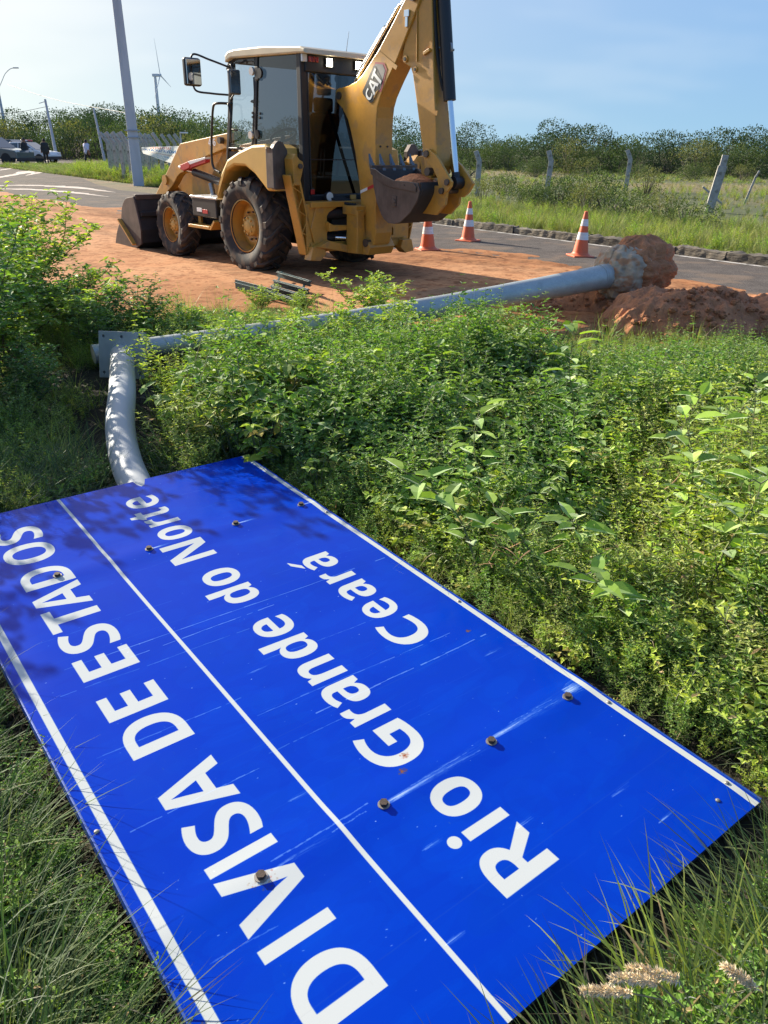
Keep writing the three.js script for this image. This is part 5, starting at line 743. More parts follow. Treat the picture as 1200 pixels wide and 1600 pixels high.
{
  const suv = vehicle('police_pickup', 'dark green pickup truck parked at the edge of the road bend', 'pickup truck', farAt(-11, 67).add(V(0, 0, 0)), -.28, {
    paint: [.055, .085, .085], w: 1.86, wr: .37, front: 2.55, lampY: .92, belt: 1.1, roof: 1.78, mirror: .75, wheels: [1.62, -1.5], stripe: [-1.2, .9, .72, .86], stripeCol: [.5, .52, .5], out: (a, b) => 1,
    body: [[-2.6, .45], [-2.62, 1.05], [-.9, 1.1], [.9, 1.12], [1.3, 1.1], [2.35, .98], [2.56, .85], [2.58, .45]], cabin: [[-1.3, 1.08], [-1.15, 1.7], [-.9, 1.78], [.2, 1.78], [1.15, 1.1]], windows: [[[-1.1, 1.14], [-1.0, 1.66], [-.3, 1.70], [-.3, 1.14]], [[-.22, 1.14], [-.22, 1.70], [.15, 1.70], [.88, 1.16]]], screens: [[[1.12, 1.12], [.24, 1.76]]] });
  const car = vehicle('patrol_car', 'white and dark patrol car with red light bar and its front door open', 'car', farAt(45, 73), -.25, {
    paint: [.6, .62, .62], lower: [.03, .05, .045], lowerPts: [[-2.1, .36], [-2.1, .6], [.6, .56], [2.1, .5], [2.1, .36]], w: 1.74, wr: .31, front: 2.12, lampY: .72, belt: .92, roof: 1.48, mirror: .72, wheels: [1.35, -1.25], stripe: [-.6, .7, .64, .74], stripeCol: [.1, .3, .15], out: (a, b) => 1,
    body: [[-2.15, .34], [-2.2, .85], [-1.9, .95], [1.0, .95], [1.95, .82], [2.14, .62], [2.16, .34]], cabin: [[-1.95, .93], [-1.5, 1.4], [-1.2, 1.48], [.1, 1.48], [1.1, .94]], windows: [[[-1.6, .97], [-1.3, 1.38], [-.55, 1.42], [-.55, .97]], [[-.47, .97], [-.47, 1.42], [.08, 1.42], [.85, .98]]], screens: [[[1.06, .97], [.14, 1.46]]] });
  const bar = sub(car, 'light_bar'); part(bar, 'light_bar_base', rbox(-.35, -.05, 1.49, 1.54, -.58, .58, .02), std([.05, .05, .05], .5)); part(bar, 'red_lens', rbox(-.33, -.07, 1.54, 1.66, -.55, .05, .04), phys([.6, .02, .02], .2, { clearcoat: 1 })); part(bar, 'pale_lens', rbox(-.33, -.07, 1.54, 1.64, .06, .55, .04), phys([.7, .6, .58], .2, { clearcoat: 1 }));
  const door = part(car, 'open_door', rbox(-.9, 0, .38, .96, -.03, .03, .025), phys([.03, .035, .035], .4, { clearcoat: .8 })); door.position.set(.75, 0, .9); door.rotation.y = .95; part(door, 'door_window_frame', [rod(V(-.86, .95, 0), V(-.8, 1.4, -.1), .025), rod(V(-.8, 1.4, -.1), V(-.4, 1.4, -.1), .025), rod(V(-.4, 1.4, -.1), V(-.04, .95, 0), .025)], std([.02, .02, .02], .5));
  const far = vehicle('far_car', 'black car parked behind the patrol car, only its roof showing', 'car', farAt(19, 80), -.2, {
    paint: [.02, .022, .025], w: 1.8, wr: .34, front: 2.2, lampY: .8, belt: 1.0, roof: 1.66, mirror: .75, wheels: [1.4, -1.3], stripe: [-.6, .7, .5, .52], stripeCol: [.05, .05, .05], out: () => 1,
    body: [[-2.2, .4], [-2.2, 1.0], [1.1, 1.02], [2.1, .9], [2.2, .6], [2.2, .4]], cabin: [[-2.1, 1.0], [-1.9, 1.55], [-1.5, 1.66], [.2, 1.66], [1.15, 1.0]], windows: [[[-1.8, 1.05], [-1.6, 1.55], [-.55, 1.58], [-.55, 1.05]], [[-.47, 1.05], [-.47, 1.58], [.1, 1.58], [.9, 1.06]]], screens: [[[1.1, 1.04], [.24, 1.62]]] });
}
// ---------------------------------------------------------------- people by the bend
function person(label, place, turn, J, cols) {
  // J: joints; bones: [from, to, r0, r1, colour]; body meshed as one surface
  const bones = [['pelvis', 'chest', .155, .175, 'shirt'], ['chest', 'neck', .15, .065, 'shirt'], ['shL', 'shR', .075, .075, 'shirt'], ['neck', 'head', .058, .06, 'skin'], ['head', 'crown', .092, .098, 'skin'], ['shL', 'elL', .06, .047, 'shirt'], ['elL', 'haL', .044, .032, cols.sleeve ? 'shirt' : 'skin'], ['shR', 'elR', .06, .047, 'shirt'], ['elR', 'haR', .044, .032, cols.sleeve ? 'shirt' : 'skin'], ['haL', 'fiL', .036, .02, 'skin'], ['haR', 'fiR', .036, .02, 'skin'], ['hipL', 'knL', .095, .065, 'trousers'], ['knL', 'anL', .062, .043, 'trousers'], ['hipR', 'knR', .095, .065, 'trousers'], ['knR', 'anR', .062, .043, 'trousers'], ['anL', 'toL', .048, .036, 'shoe'], ['anR', 'toR', .048, .036, 'shoe'], ['hipL', 'hipR', .11, .11, 'trousers'], ['pelvis', 'hipL', .12, .1, 'trousers']];
  const res = 60, size = 1.0, mc = new MarchingCubes(res, std([1, 1, 1]), false, false, 120000), B = bones.map(([a, b, r0, r1, c]) => [J[a], J[b], r0, r1, c]), c0 = V(0, .92, 0);
  const dist = (p, [a, b, r0, r1]) => { const ab = b.clone().sub(a), t = clamp(p.clone().sub(a).dot(ab) / Math.max(1e-6, ab.lengthSq())); return p.distanceTo(a.clone().addScaledVector(ab, t)) - mix(r0, r1, t); };
  const p = V(0, 0, 0);
  for (let k = 0; k < res; k++) for (let j = 0; j < res; j++) for (let i = 0; i < res; i++) { p.set((i / res * 2 - 1) * size + c0.x, (j / res * 2 - 1) * size + c0.y, (k / res * 2 - 1) * size + c0.z); if (Math.abs(p.x) > .55 || Math.abs(p.z) > .5) { mc.field[i + j * res + k * res * res] = -.3; continue; } let s = 0; for (const b of B) s += Math.exp(-28 * dist(p, b)); mc.field[i + j * res + k * res * res] = Math.log(Math.max(s, 1e-12)) / 28; }
  mc.isolation = 0; mc.update();
  const n = mc.count, pos = new Float32Array(n * 3), nor = new Float32Array(n * 3), col = new Float32Array(n * 3);
  for (let i = 0; i < n; i++) { const q = V(mc.positionArray[3 * i], mc.positionArray[3 * i + 1], mc.positionArray[3 * i + 2]).multiplyScalar(size).add(c0); pos.set([q.x, q.y, q.z], 3 * i); nor.set([mc.normalArray[3 * i], mc.normalArray[3 * i + 1], mc.normalArray[3 * i + 2]], 3 * i); let best = 1e9, key = 'shirt'; for (const b of B) { const d = dist(q, b); if (d < best) { best = d; key = b[4]; } } if (key === 'skin' && q.y > J.crown.y + .02) key = 'hair'; if (key === 'skin' && q.y > J.head.y && q.z < J.head.z - .03) key = 'hair'; col.set(cols[key], 3 * i); }
  const g = new THREE.BufferGeometry(); g.setAttribute('position', new THREE.BufferAttribute(pos, 3)); g.setAttribute('normal', new THREE.BufferAttribute(nor, 3)); g.setAttribute('color', new THREE.BufferAttribute(col, 3));
  const o = thing('person', label, 'person', place, turn); part(o, 'body', g, std([1, 1, 1], .8, 0, { vertexColors: true }));
  const f = J.head.clone().lerp(J.crown, .45);
  part(o, 'face', [new THREE.SphereGeometry(.016, 8, 6).translate(f.x, f.y - .02, f.z + .10), new THREE.SphereGeometry(.012, 8, 6).translate(f.x - .034, f.y + .015, f.z + .086), new THREE.SphereGeometry(.012, 8, 6).translate(f.x + .034, f.y + .015, f.z + .086)], std([.16, .09, .06], .7));
  if (cols.cap) part(o, 'cap', [new THREE.SphereGeometry(.115, 16, 8, 0, 7, 0, 1.5).translate(J.crown.x, J.crown.y, J.crown.z), rbox(J.crown.x - .08, J.crown.x + .08, J.crown.y + .0, J.crown.y + .015, J.crown.z + .05, J.crown.z + .19, .005)], std(cols.cap, .8));
  return o;
}
const stand = (step = 0, arm = 0) => ({ pelvis: V(0, .98, 0), chest: V(0, 1.28, 0), neck: V(0, 1.47, 0), head: V(0, 1.57, .015), crown: V(0, 1.66, .01), shL: V(-.18, 1.40, 0), shR: V(.18, 1.40, 0), elL: V(-.25, 1.13, -.04 - arm), haL: V(-.24, .88, .06 - arm), fiL: V(-.235, .79, .08 - arm), elR: V(.25, 1.13, -.02 + arm), haR: V(.22, .90, .12 + arm), fiR: V(.21, .81, .15 + arm), hipL: V(-.10, .93, 0), hipR: V(.10, .93, 0), knL: V(-.12, .50, .03 + step), anL: V(-.13, .08, -.03 + step * 1.1), toL: V(-.15, .035, .13 + step * 1.1), knR: V(.12, .50, .03 - step), anR: V(.13, .08, -.03 - step * 1.4), toR: V(.15, .035, .13 - step * 1.4) });
const darkCloth = { shirt: [.022, .025, .026], trousers: [.018, .019, .02], skin: [.25, .13, .08], hair: [.012, .01, .01], shoe: [.01, .01, .01], sleeve: true, cap: [.015, .016, .018] };
person('person in dark uniform and cap standing by the open car door', farAt(36, 66), 1.2, stand(.02, 0), darkCloth);
person('person in dark clothes standing at the front of the patrol car', farAt(68, 67), -2.4, stand(.05, .05), { ...darkCloth, cap: null });
person('person in a lilac shirt and dark trousers walking on the road', farAt(133.5, 63), 2.7, stand(.14, .1), { shirt: [.55, .52, .68], trousers: [.02, .022, .03], skin: [.25, .13, .08], hair: [.012, .01, .01], shoe: [.02, .015, .012] });

// ---------------------------------------------------------------- vegetation of the verge
const G_weed = [0.19, 0.35, 0.022], G_lime = [0.41, 0.55, 0.028], G_deep = [0.085, 0.20, 0.02], G_dry = [0.42, 0.31, 0.13], G_grass = [0.23, 0.31, 0.03], G_pale = [0.37, 0.47, 0.07];
const tilt = (dir, k) => dir.clone().add(onSphere().multiplyScalar(k)).normalize();
// an upright herb with many small leaves up its stems
function herb(seed, h, stems, leafLen, leafWid, gap, col, tipCol, bushy = 0) {
  rnd = mulberry(seed); const P = new Plant();
  for (let s = 0; s < stems; s++) {
    const az = rr(0, 6.28), lean = rr(0.05, 0.42), H = h * rr(0.6, 1.1); let p = V(rr(-.03, .03), 0, rr(-.03, .03)), d = V(Math.cos(az) * lean, 1, Math.sin(az) * lean).normalize(), y = 0, ang = rr(0, 6.28);
    const sc = vary([0.11, 0.12, 0.035], .2);
    while (y < H) {
      const step = gap * rr(0.7, 1.3), q = p.clone().addScaledVector(d, step); P.stem(p, q, .0028 * (1.1 - y / H), .0028 * (1.05 - y / H), sc); p = q; y += step; d = tilt(d, .12); d.y = Math.max(d.y, .55); d.normalize();
      if (y < H * .12) continue; const t = y / H, size = (t > .8 ? mix(1, .5, (t - .8) / .2) : 1) * rr(.6, 1.15), c = vary(rnd() < t ? tipCol : col, .22);
      for (let k = 0; k < 2; k++) { ang += 2.4; const ld = V(Math.cos(ang), rr(.1, .8), Math.sin(ang)); P.leaf(p, ld, tilt(V(0, 1, 0), .45), leafLen * size, leafWid * size, rnd() < .03 ? vary(G_dry, .2) : c, .3, rr(.05, .4)); }
      if (bushy && rnd() < bushy && t > .2 && t < .85) { let b = p.clone(), bd = V(Math.cos(ang + 1), rr(.5, 1), Math.sin(ang + 1)).normalize(); const n = 3 + Math.floor(rnd() * 4); for (let i = 0; i < n; i++) { const e = b.clone().addScaledVector(bd, gap * .9); P.stem(b, e, .0015, .0012, sc); b = e; ang += 2.1; for (let k = 0; k < 2; k++) P.leaf(b, V(Math.cos(ang + k * 3.1), rr(.1, .9), Math.sin(ang + k * 3.1)), tilt(V(0, 1, 0), .5), leafLen * .75 * rr(.6, 1.1), leafWid * .75, vary(tipCol, .2), .3, rr(0, .4)); } }
    }
  }
  return P.build();
}
// a bean-like plant: long stalks that end in three broad leaves
function bean(seed, h, n, len, wid, col) {
  rnd = mulberry(seed); const P = new Plant();
  for (let s = 0; s < n; s++) {
    const az = rr(0, 6.28), lean = rr(.1, .7), H = h * rr(.45, 1.05), base = V(0, 0, 0), top = V(Math.cos(az) * lean * H * .8, H, Math.sin(az) * lean * H * .8), mid = base.clone().lerp(top, .5).add(V(0, H * .1, 0)); P.stem(base, mid, .0035, .003, [.12, .14, .04]); P.stem(mid, top, .003, .002, [.12, .14, .04]);
    const c = vary(rnd() < .05 ? [.34, .30, .03] : col, .2); for (let k = 0; k < 3; k++) { const a = az + (k - 1) * 1.75, dd = V(Math.cos(a), rr(-.25, .35), Math.sin(a)); P.broad(top, dd, tilt(V(0, 1, 0), .4), len * rr(.65, 1.15), wid * rr(.8, 1.1), c, rr(.1, .35), rr(.1, .4)); }
  }
  return P.build();
}
function tuft(seed, n, len, wid, spread, curl, col, col2) { rnd = mulberry(seed); const P = new Plant(); for (let i = 0; i < n; i++) { const a = rr(0, 6.28), q = rr(0, .05); P.blade(V(Math.cos(a) * q, 0, Math.sin(a) * q), a + rr(-.6, .6), len * rr(.5, 1.15), wid * rr(.7, 1.2), rr(.03, spread), rr(.2, curl), vary(rnd() < .06 ? G_dry : rnd() < .5 ? col : col2, .2)); } return P.build(); }
function litterGeo(seed) { rnd = mulberry(seed); const P = new Plant(); for (let i = 0; i < 26; i++) { const a = rr(0, 6.28), o = V(rr(-.12, .12), rr(.0, .05), rr(-.12, .12)); P.blade(o, a, rr(.1, .35), rr(.003, .006), rr(1.2, 1.6), rr(-.2, .5), vary(rnd() < .5 ? [.18, .14, .07] : [.10, .08, .045], .3), 3); } return P.build(); }
// scatter copies of several forms as one mass that nobody could count
function scatter(name, label, cat, geos, spots, mat = leafMat) {
  const o = new THREE.Group(); o.name = numbered(name); o.userData = { label, category: cat, kind: 'stuff' }; scene.add(o);
  geos.forEach((g, k) => {
    const mine = spots.filter((s) => s[4] === k); if (!mine.length) return; const im = lit(new THREE.InstancedMesh(g, mat, mine.length)); im.name = 'plants'; im.userData.kind = 'stuff'; const m = new THREE.Matrix4(), q = new THREE.Quaternion(), e = new THREE.Euler();
    mine.forEach(([x, y, z, s, , tx = 0, tz = 0, tint, sy = 1], i) => { e.set(tx, hash(i, k, 71) * 6.283, tz); q.setFromEuler(e); m.compose(V(x, y, z), q, V(s, s * sy, s)); im.setMatrixAt(i, m); const b = 0.8 + 0.4 * hash(i, k, 72), w = hash(i, k, 73), t = tint ?? 1; im.setColorAt(i, new THREE.Color(b * (0.85 + 0.3 * w) * t, b * t, b * (0.9 + .2 * w) * t)); });
    o.add(im);
  });
  return o;
}
const signXY = (x, z) => { const d = V(x - SIGN_O.x, 0, z - SIGN_O.z); return [d.dot(SX), d.dot(SY)]; };
const signGap = (x, z) => { const [u, v] = signXY(x, z), dx = Math.max(-u, 0, u - SL), dy = Math.max(-v, 0, v - SW); return Math.hypot(dx, dy); };
const PA = onGround(148, 553, 0.2), PB = onGround(952, 431, 0.43);
const segGap = (x, z, a, b) => { const dx = b.x - a.x, dz = b.z - a.z, t = clamp(((x - a.x) * dx + (z - a.z) * dz) / (dx * dx + dz * dz)); return Math.hypot(x - a.x - dx * t, z - a.z - dz * t); };
const armA = onGround(190, 580, .24), armB = onGround(190, 665, .18), armC = onGround(215, 765, .08);
const armGap = (x, z) => Math.min(segGap(x, z, armA, armB), segGap(x, z, armB, armC));
const FC = onGround(195, 575, .1), flangeGap = (x, z) => Math.hypot(x - FC.x - .04, z - FC.z - .12);
const mounds = [[3.25, -8.05, .95, .6], [4.35, -8.3, .9, .6], [2.55, -9.05, .8, .5]];
const onMound = (x, z) => mounds.some(([a, b, c, d]) => Math.hypot((x - a) / c, (z - b) / d) < 1);
// the far limit of the weeds towards the dirt
const weedEnd = (x) => { const n = 0.7 * (fbm(x * 0.9 + 4, 2, 3) - 0.5); const pz = -5.72 - .654 * (x + 2.18); return x < -2.4 ? mix(-9.4, -7.4, smooth(-4, -2.6, x)) + n : x < .4 ? mix(-8.3, pz - .3, smooth(-.9, .4, x)) + n * .8 : Math.max(pz - .3, -8.3) + n * .3; };
const inView = (x, z, h = .6, m = .35) => { const d = -z * Math.cos(PITCH) + (EYE - h) * Math.sin(PITCH); return d > .3 && Math.abs(x) < d * .505 + m; };
rnd = mulberry(900);
const herbs = [herb(21, .62, 4, .046, .021, .034, G_weed, G_lime, .25), herb(22, .50, 5, .036, .017, .028, G_weed, G_pale, .3), herb(23, .70, 4, .055, .026, .04, G_deep, G_weed, .2), herb(24, .45, 6, .030, .014, .024, G_weed, G_lime, .3), bean(25, .46, 13, .075, .052, G_weed), bean(26, .38, 12, .062, .045, G_lime), herb(27, .55, 5, .05, .011, .026, G_weed, G_pale, .1), herb(28, .85, 2, .02, .008, .016, G_weed, G_pale, .05), herb(29, .8, 1, .03, .012, .022, G_lime, G_pale, .15)];
{
  rnd = mulberry(901); const spots = [];
  for (let i = 0; i < 34000; i++) {
    const z = -0.7 - 12 * Math.pow(rnd(), .8), x = rr(-6.5, 5.6); if (!inView(x, z) || z < weedEnd(x)) continue;
    const [u, v] = signXY(x, z), sg = signGap(x, z), pg = segGap(x, z, PA, PB), ag = armGap(x, z); if (sg < (u > SL ? .1 : .14) || pg < .2 || ag < .24 || flangeGap(x, z) < .5 || onMound(x, z)) continue;
    const rightSide = v < 0;                       // weeds stand right of the sign, grass lies left of it
    const leftNear = !rightSide && u < 2.9; if (leftNear) continue;
    if (u < 0 && rnd() < .85) continue;
    const back = (x - PA.x) * (PB.z - PA.z) - (z - PA.z) * (PB.x - PA.x) > 0;    // beyond the felled post
    let s = mix(.6, 1.4, Math.pow(rnd(), 1.5)) * (u > SL - .1 && sg < 1.3 ? .85 : mix(.55, 1, smooth(.1, .5, sg))); if (ag < .7 && v > .4) s *= mix(.42, 1, smooth(.24, .7, ag));  if (!rightSide && x < armB.x && u > SL + .35) s *= .75; if (pg < .9) s *= back ? .8 : x < .1 ? mix(.45, .8, smooth(.2, .9, pg)) : mix(.26, .7, smooth(.2, .9, pg)); if (x > 1.2) s *= mix(.6, 1, smooth(.8, 2.6, pg)); if (!rightSide && u > 2.9) s *= .85; if (back) s = Math.min(s * .8, z < -7.2 ? .42 : x > -1.6 ? .5 : .95); if (x > -.9 && x < 2 && z > -6.5 && z < -4) s *= 1.05;
    s *= mix(.45, 1.4, fbm(x * 1.1 + 7, z * 1.1, 3)); if (rnd() < .22) continue; s *= mix(1, x > 1.1 ? .5 : .78, smooth(-4.2, -6.2, z)); const n = fbm(x * .55 + 3, z * .55, 3, 0, 5), k = n > .53 ? (rnd() < .55 ? 4 + (rnd() < .5 ? 1 : 0) : 2) : n > .44 ? [0, 1, 3, 6][Math.floor(rnd() * 4)] : [1, 3, 0, 3, 6][Math.floor(rnd() * 5)]; const spire = rnd() < .1;
    spots.push([x, groundY(x, z) - .02, z, spire ? s * .95 : s, spire ? (rnd() < .5 ? 7 : 8) : k, rr(-.12, .12), rr(-.12, .12)]);
  }
  for (let i = 0; i < 600; i++) { const u = rr(-.1, SL), v = -rr(.06, .5), p = SIGN_O.clone().addScaledVector(SX, u).addScaledVector(SY, v); if (!inView(p.x, p.z)) continue; spots.push([p.x, groundY(p.x, p.z) - .02, p.z, mix(.3, .8, rnd() * smooth(.05, .5, -v)), [0, 1, 2, 3, 5, 6][Math.floor(rnd() * 6)], rr(-.25, .25), rr(-.25, .25)]); }
  console.log('weeds', spots.length); scatter('weed_cover', 'dense green weeds growing around the fallen sign and post', 'weeds', herbs, spots);
}
// grass: tufts between the weeds, flattened grass left of the sign
{
  rnd = mulberry(902); const geos = [tuft(31, 26, .34, .0055, .9, 1.5, G_grass, G_pale), tuft(32, 20, .46, .006, .8, 1.9, G_grass, G_weed), tuft(33, 26, .34, .0065, 1.55, .8, [.06, .12, .016], [.12, .18, .03]), litterGeo(34), tuft(35, 22, .22, .004, 1.1, 1.2, G_grass, G_lime), herb(36, .2, 6, .026, .013, .02, G_deep, G_weed, .2)], spots = [];
  for (let i = 0; i < 52000; i++) {
    const z = -.45 - 10 * Math.pow(rnd(), 1.3), x = rr(-4.5, 4); if (!inView(x, z) || z < weedEnd(x) - .4) continue; const sg = signGap(x, z), [u, v] = signXY(x, z); const tight = v > 0 && sg > .03 && sg < .15; if ((!tight && sg < (v > 0 || u < 0 ? .13 : .05)) || segGap(x, z, PA, PB) < .14 || armGap(x, z) < .12 || onMound(x, z)) continue;
    const left = v > 0 && u < 3.6, k = tight ? (rnd() < .6 ? 5 : 3) : left ? (rnd() < .5 ? 2 : rnd() < .35 ? 4 : rnd() < .5 ? 5 : 3) : u < 0 ? (rnd() < .4 ? 2 : rnd() < .5 ? 4 : 3) : rnd() < .3 ? 3 : rnd() < .5 ? 0 : 4; if (!left && u > .0 && rnd() < .9) continue; if (z < -4 && rnd() < .6) continue;
    if (u < 0 && (sg < .12 || rnd() < .35)) continue; const s = rr(.7, 1.2) * (sg < .2 ? .6 : 1); spots.push([x, groundY(x, z) - .01, z, s, k, rr(-.2, .2), rr(-.2, .2), k === 3 ? 1 : undefined]);
  }
  console.log('grass', spots.length); scatter('grass_cover', 'matted green grass and dry litter around the fallen sign', 'grass', geos, spots);
}
// ---------------------------------------------------------------- shrubs at the left
function bush(seed, w, h, nb, leafLen, leafWid, col, tip, dens = 1) {
  rnd = mulberry(seed); const P = new Plant(), T = new Plant();
  for (let b = 0; b < nb; b++) {
    const az = rr(0, 6.28), lean = Math.sqrt(rnd()) * .95; let d = V(Math.cos(az) * lean * w / h, 1, Math.sin(az) * lean * w / h).normalize(), p = V(rr(-.08, .08) * w, 0, rr(-.08, .08) * w); const L = h * rr(.65, 1.12) / Math.max(.55, d.y); let q = 0, ang = rr(0, 6.28);
    while (q < L) {
      const st = .055, e = p.clone().addScaledVector(d, st); T.stem(p, e, .007 * (1.1 - q / L) + .0015, .007 * (1.05 - q / L) + .0015, [.11, .085, .05]); p = e; q += st; d = tilt(d, .17); if (d.y < .12) { d.y = .12; d.normalize(); } if (q < L * .22) continue; const t = q / L;
      const twigs = 2; for (let k = 0; k < twigs; k++) { ang += 2.4; const td = V(Math.cos(ang), rr(.1, .9), Math.sin(ang)).normalize(); let tp = p.clone(); const n = Math.round(rr(2, 5) * dens); for (let j = 0; j < n; j++) { const te = tp.clone().addScaledVector(td, rr(.025, .05)); T.stem(tp, te, .0018, .0014, [.12, .11, .05]); tp = te; const c = vary(rnd() < t * .8 ? tip : col, .22); for (let m = 0; m < 2; m++) { const la = ang + j + m * 3.1; P.broad(tp, V(Math.cos(la), rr(-.2, .7), Math.sin(la)), tilt(V(0, 1, 0), .5), leafLen * rr(.6, 1.15), leafWid * rr(.7, 1.1), c, .25, rr(.05, .35)); } } }
    }
  }
  return [P.build(), T.build()];
}
{
  const put = (geo, x, z, turn, s, label, sy = 1) => { const o = thing('roadside_bush', label, 'bush', V(x, -.03, z), turn, 'leafy bushes at the edge of the verge'); part(o, 'foliage', geo[0], leafMat); part(o, 'branches', geo[1], stemMat); o.scale.set(s, s * sy, s); return o; };
  const A = bush(41, .75, 1.15, 15, .062, .036, G_weed, G_lime), B = bush(42, .7, .8, 13, .055, .034, G_deep, G_weed), C = bush(43, .6, .6, 11, .055, .04, G_weed, G_lime);
  put(A, -3.35, -6.9, .4, 1.0, 'tallest leafy bush with lime tips rising against the orange dirt');
  put(A, -2.95, -6.0, 2.2, .92, 'dense dark bush in front of the tallest bush beside the post end');
  put(B, -2.85, -7.2, 1.1, .72, 'low bush spreading from the tallest bush toward the loader bucket');
  put(B, -2.35, -7.0, 3.1, .62, 'low bush between the flange plate and the loader bucket');
  put(C, -1.8, -6.95, .6, .55, 'small leafy bush before the front wheel beyond the post');
  put(B, -2.5, -6.5, 4.4, .78, 'dark spreading bush right behind the flange plate'); put(A, -3.7, -7.8, 5.5, .88, 'leafy bush behind the tallest bush at the edge of the dirt'); put(C, -1.4, -8.75, 2.4, .42, 'small weed bush before the green steel channels'); put(C, -.95, -8.65, 4.9, .4, 'small leafy sprout beside the green steel channels');
  put(B, -2.45, -5.0, 5.1, .6, 'shaded bush left of the bent arm');
  put(C, -.12, -7.95, 4.0, .85, 'bright bean-leaved bush between the green channels and the post');
  put(C, -.8, -6.4, 1.7, .7, 'leafy bush hanging over the middle of the felled post'); put(C, -1.25, -6.05, 2.9, .66, 'low leafy bush before the post next to the flange plate'); put(C, -.35, -6.55, 5.2, .78, 'bright leafy bush standing before the middle of the felled post'); put(C, .02, -6.85, .3, .72, 'bean-leaved bush before the felled post next to the bright leafy bush'); put(C, .6, -5.6, 1.1, .75, 'leafy bush rising out of the weeds before the felled post'); put(C, 1.7, -4.4, 2.0, .8, 'broad-leaved bush among the weeds facing the soil heaps');
  const D = bush(44, .95, 1.12, 30, .062, .040, G_deep, G_weed, 1.2);
  put(D, -3.05, -5.0, 3.9, 1.0, 'tall dense bush left of the bent arm that shades the far end of the sign'); put(D, -3.85, -4.6, 1.2, 1.05, 'tall bush behind the dense bush that shades the sign');
  put(A, -3.15, -3.85, 3.9, .92, 'loose bush left of the sign with gaps between its branches');
  put(B, -2.75, -2.75, 2.9, .85, 'low bush that throws leaf shadows on the lettering of the sign');
}
// ---------------------------------------------------------------- single broad-leaved weeds
{
  const mk = (seed, n) => { rnd = mulberry(seed); const S = new Plant(), leaves = []; let p = V(0, 0, 0), d = V(rr(-.15, .15), 1, rr(-.15, .15)).normalize(), ang = 0; for (let i = 0; i < n; i++) { const e = p.clone().addScaledVector(d, .055); S.stem(p, e, .006 * (1.2 - i / n), .006 * (1.1 - i / n), [.13, .15, .05]); p = e; d = tilt(d, .15); if (i < n * .3) continue; for (let k = 0; k < 2; k++) { ang += 2.3; const L = new Plant(), dd = V(Math.cos(ang), rr(.0, .55), Math.sin(ang)).normalize(), a = p.clone().addScaledVector(dd, .025); L.stem(p, a, .002, .002, [.13, .15, .05]); L.broad(a, dd, tilt(V(0, 1, 0), .3), rr(.075, .12), rr(.04, .06), vary(rnd() < .6 ? [.34, .55, .035] : G_weed, .15), .25, rr(.1, .35)); leaves.push(L.build()); } } return [S.build(), leaves]; };
  const forms = [mk(51, 12), mk(52, 10), mk(53, 13)], at = [[1040, 690, .42], [930, 790, .42], [745, 755, .36], [1130, 855, .4], [1010, 900, .36], [890, 640, .4], [1175, 640, .42], [760, 845, .25], [690, 610, .4], [1090, 780, .4], [860, 850, .33], [1160, 760, .42]];
  at.forEach(([px, py, h], i) => { const p = onGround(px, py, h), f = forms[i % 3], o = thing('broadleaf_weed', 'upright broad-leaved weed standing above the small-leaved weeds beside the sign', 'weed', V(p.x, -.02, p.z), i * 1.9, 'broad-leaved weeds right of the sign'); part(o, 'stem', f[0], stemMat); f[1].forEach((g) => part(o, 'leaf', g, leafMat)); o.scale.setScalar(1.08 + .14 * Math.sin(i * 3)); });
}
// ---------------------------------------------------------------- tall grass with seed heads at the near corner of the sign
{
  rnd = mulberry(60); const seedMat = std([1, 1, 1], .95, 0, { vertexColors: true });
  const clump = (px, py, n, len, label) => { const b = onGround(px, py), o = thing('grass_clump', label, 'grass clump', V(b.x, -.02, b.z)); const P = new Plant(); for (let i = 0; i < n; i++) { const a = rr(0, 6.28), q = Math.sqrt(rnd()) * .13; P.blade(V(Math.cos(a) * q, 0, Math.sin(a) * q), a + rr(-.9, .9), len * rr(.45, 1.2), rr(.005, .0105), rr(.05, .6), rr(.6, 2.1), vary(rnd() < .1 ? G_dry : rnd() < .6 ? [.30, .38, .05] : G_grass, .2), 8); } part(o, 'blades', P.build(), leafMat); return o; };
  const c1 = clump(1085, 1660, 100, .36, 'tall bright grass clump with seed heads at the near corner of the sign'); clump(1215, 1600, 90, .36, 'tall bright grass clump at the side of the seed-head clump'); clump(985, 1790, 46, .32, 'grass clump arching over the near edge of the sign'); clump(1200, 1700, 110, .38, 'wide bright grass clump before the seed-head clump'); clump(690, 730, 60, .5, 'long-bladed grass clump rising by the timber post'); clump(735, 880, 46, .38, 'long-bladed grass clump at the long edge of the sign');
  const head = (x0, y0, h0, x1, y1, h1) => { const a = onGround(x0, y0, h0).sub(c1.position), b = onGround(x1, y1, h1).sub(c1.position), root = V(rr(-.05, .05), 0, rr(-.05, .05)), P = new Plant(), m = root.clone().lerp(a, .5).add(V(0, .06, 0)); P.stem(root, m, .0022, .002, [.2, .2, .06]); P.stem(m, a, .002, .0016, [.25, .2, .1]); const D = b.clone().sub(a), n = 420; for (let i = 0; i < n; i++) { const t = i / n, o = a.clone().addScaledVector(D, t).add(V(0, -.02 * t * t, 0)), u = onSphere(), r = .0048 * Math.sin(Math.PI * clamp(t * .9 + .08)) + .002; o.addScaledVector(u, r * .6); P.leaf(o, u.clone().addScaledVector(D.clone().normalize(), .8), onSphere(), rr(.008, .013), .003, vary([.72, .60, .40], .22), .2, 0); } return part(c1, 'seed_head', P.build(), seedMat); };
  head(1062, 1532, .33, 985, 1502, .36); head(1028, 1537, .34, 958, 1518, .37); head(985, 1552, .30, 912, 1538, .31); head(1180, 1545, .3, 1135, 1500, .33);
}
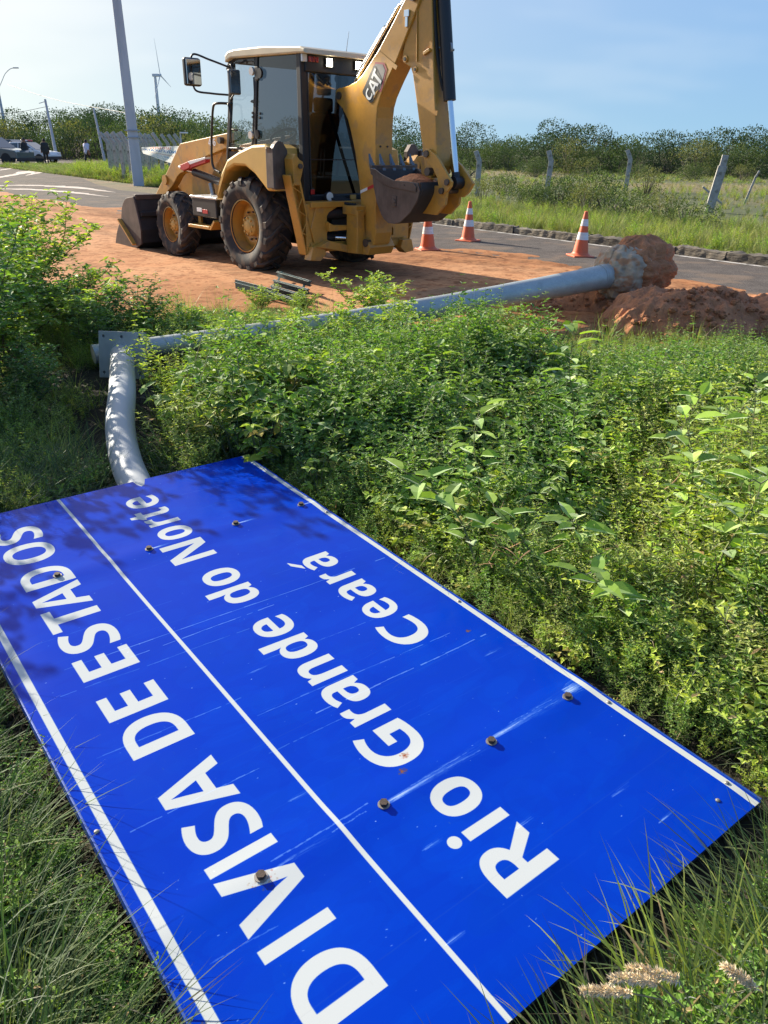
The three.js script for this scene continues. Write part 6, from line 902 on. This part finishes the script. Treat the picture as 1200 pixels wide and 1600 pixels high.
// dry curled stalks among the weeds
{
  rnd = mulberry(77); const P = new Plant(); for (let i = 0; i < 46; i++) { const t = i % 3, [px, py] = [[1070, 740], [1130, 790], [800, 830]][t], b = onGround(px + rr(-50, 50), py + rr(-40, 40), .34); P.blade(V(b.x, .3 + rr(-.1, .08), b.z), rr(0, 6.28), rr(.08, .2), rr(.004, .007), rr(.6, 1.8), rr(-1.6, 1.6), vary([.33, .19, .10], .25), 5); }
  const o = solo('dry_stalks', P.build(), stemMat, 'dry brown curled stalks tangled in the weeds', 'dry stalks', null, 'stuff');
}
// ---------------------------------------------------------------- verge and field across the road, and the island by the bend
{
  rnd = mulberry(903); const geos = [tuft(61, 30, .40, .011, .7, 1.3, [.27, .31, .042], [.34, .34, .07]), tuft(62, 26, .5, .011, .6, 1.2, [.19, .26, .04], [.32, .33, .11]), herb(63, .5, 6, .05, .022, .034, G_weed, G_lime, .2), tuft(64, 26, .3, .012, 1.0, 1.2, [.38, .34, .15], [.28, .28, .085])], spots = [];
  for (let i = 0; i < 19000; i++) {
    const t = rr(-46, 15), o = i < 11000 ? .12 + 6 * Math.pow(rnd(), 1.5) : .3 + 46 * Math.pow(rnd(), 1.2), p = kerbAt(t, o); if (!inView(p.x, p.z, .5, 1) || p.z < -75) continue; if (p.x < -6 && o > 9) continue;
    const dry = smooth(.44, .58, fbm(p.x * .11 + 3, p.z * .11 + 8, 4)), far = smooth(4, 9, o), k = far > rnd() ? (rnd() < .25 + .7 * dry ? 3 : rnd() < .6 ? 0 : 2) : rnd() < .2 ? 2 : rnd() < .5 ? 0 : 1, s = (far > .5 ? rr(.35, .8) : rr(.5, 1.0)) * (o < .6 ? .6 : 1) * (p.x < -6 ? .85 : 1);
    spots.push([p.x, -.02, p.z, s * (1 + smooth(25, 60, -p.z) * .8), k, 0, 0, undefined, p.z < -45 ? .55 : 1]);
  }
  console.log('verge', spots.length); scatter('verge_grass', 'bright green grass along the kerb and over the field across the road', 'grass', geos, spots, farLeaf);
  rnd = mulberry(904); const isl = [];
  for (let i = 0; i < 7500; i++) { const px = rr(104, 330), d = rr(22, 60), p = farAt(px, d); const o = kerbO(p.x, p.z), edge = d < 57 && o > .3 && px > 110 + 0.9 * Math.max(0, d - 50) * 1; if (!edge) continue; const k = rnd() < .4 ? 2 : rnd() < .5 ? 0 : 1; if (o > 7 && rnd() < .7) continue; isl.push([p.x, -.02, p.z, rr(.8, 1.6) * (o > 6 ? .6 : 1), k]); }
  console.log('island', isl.length); scatter('island_grass', 'green weeds and grass on the verge inside the road bend', 'grass', geos.slice(0, 3), isl, farLeaf);
}
renderer.render(scene, camera);
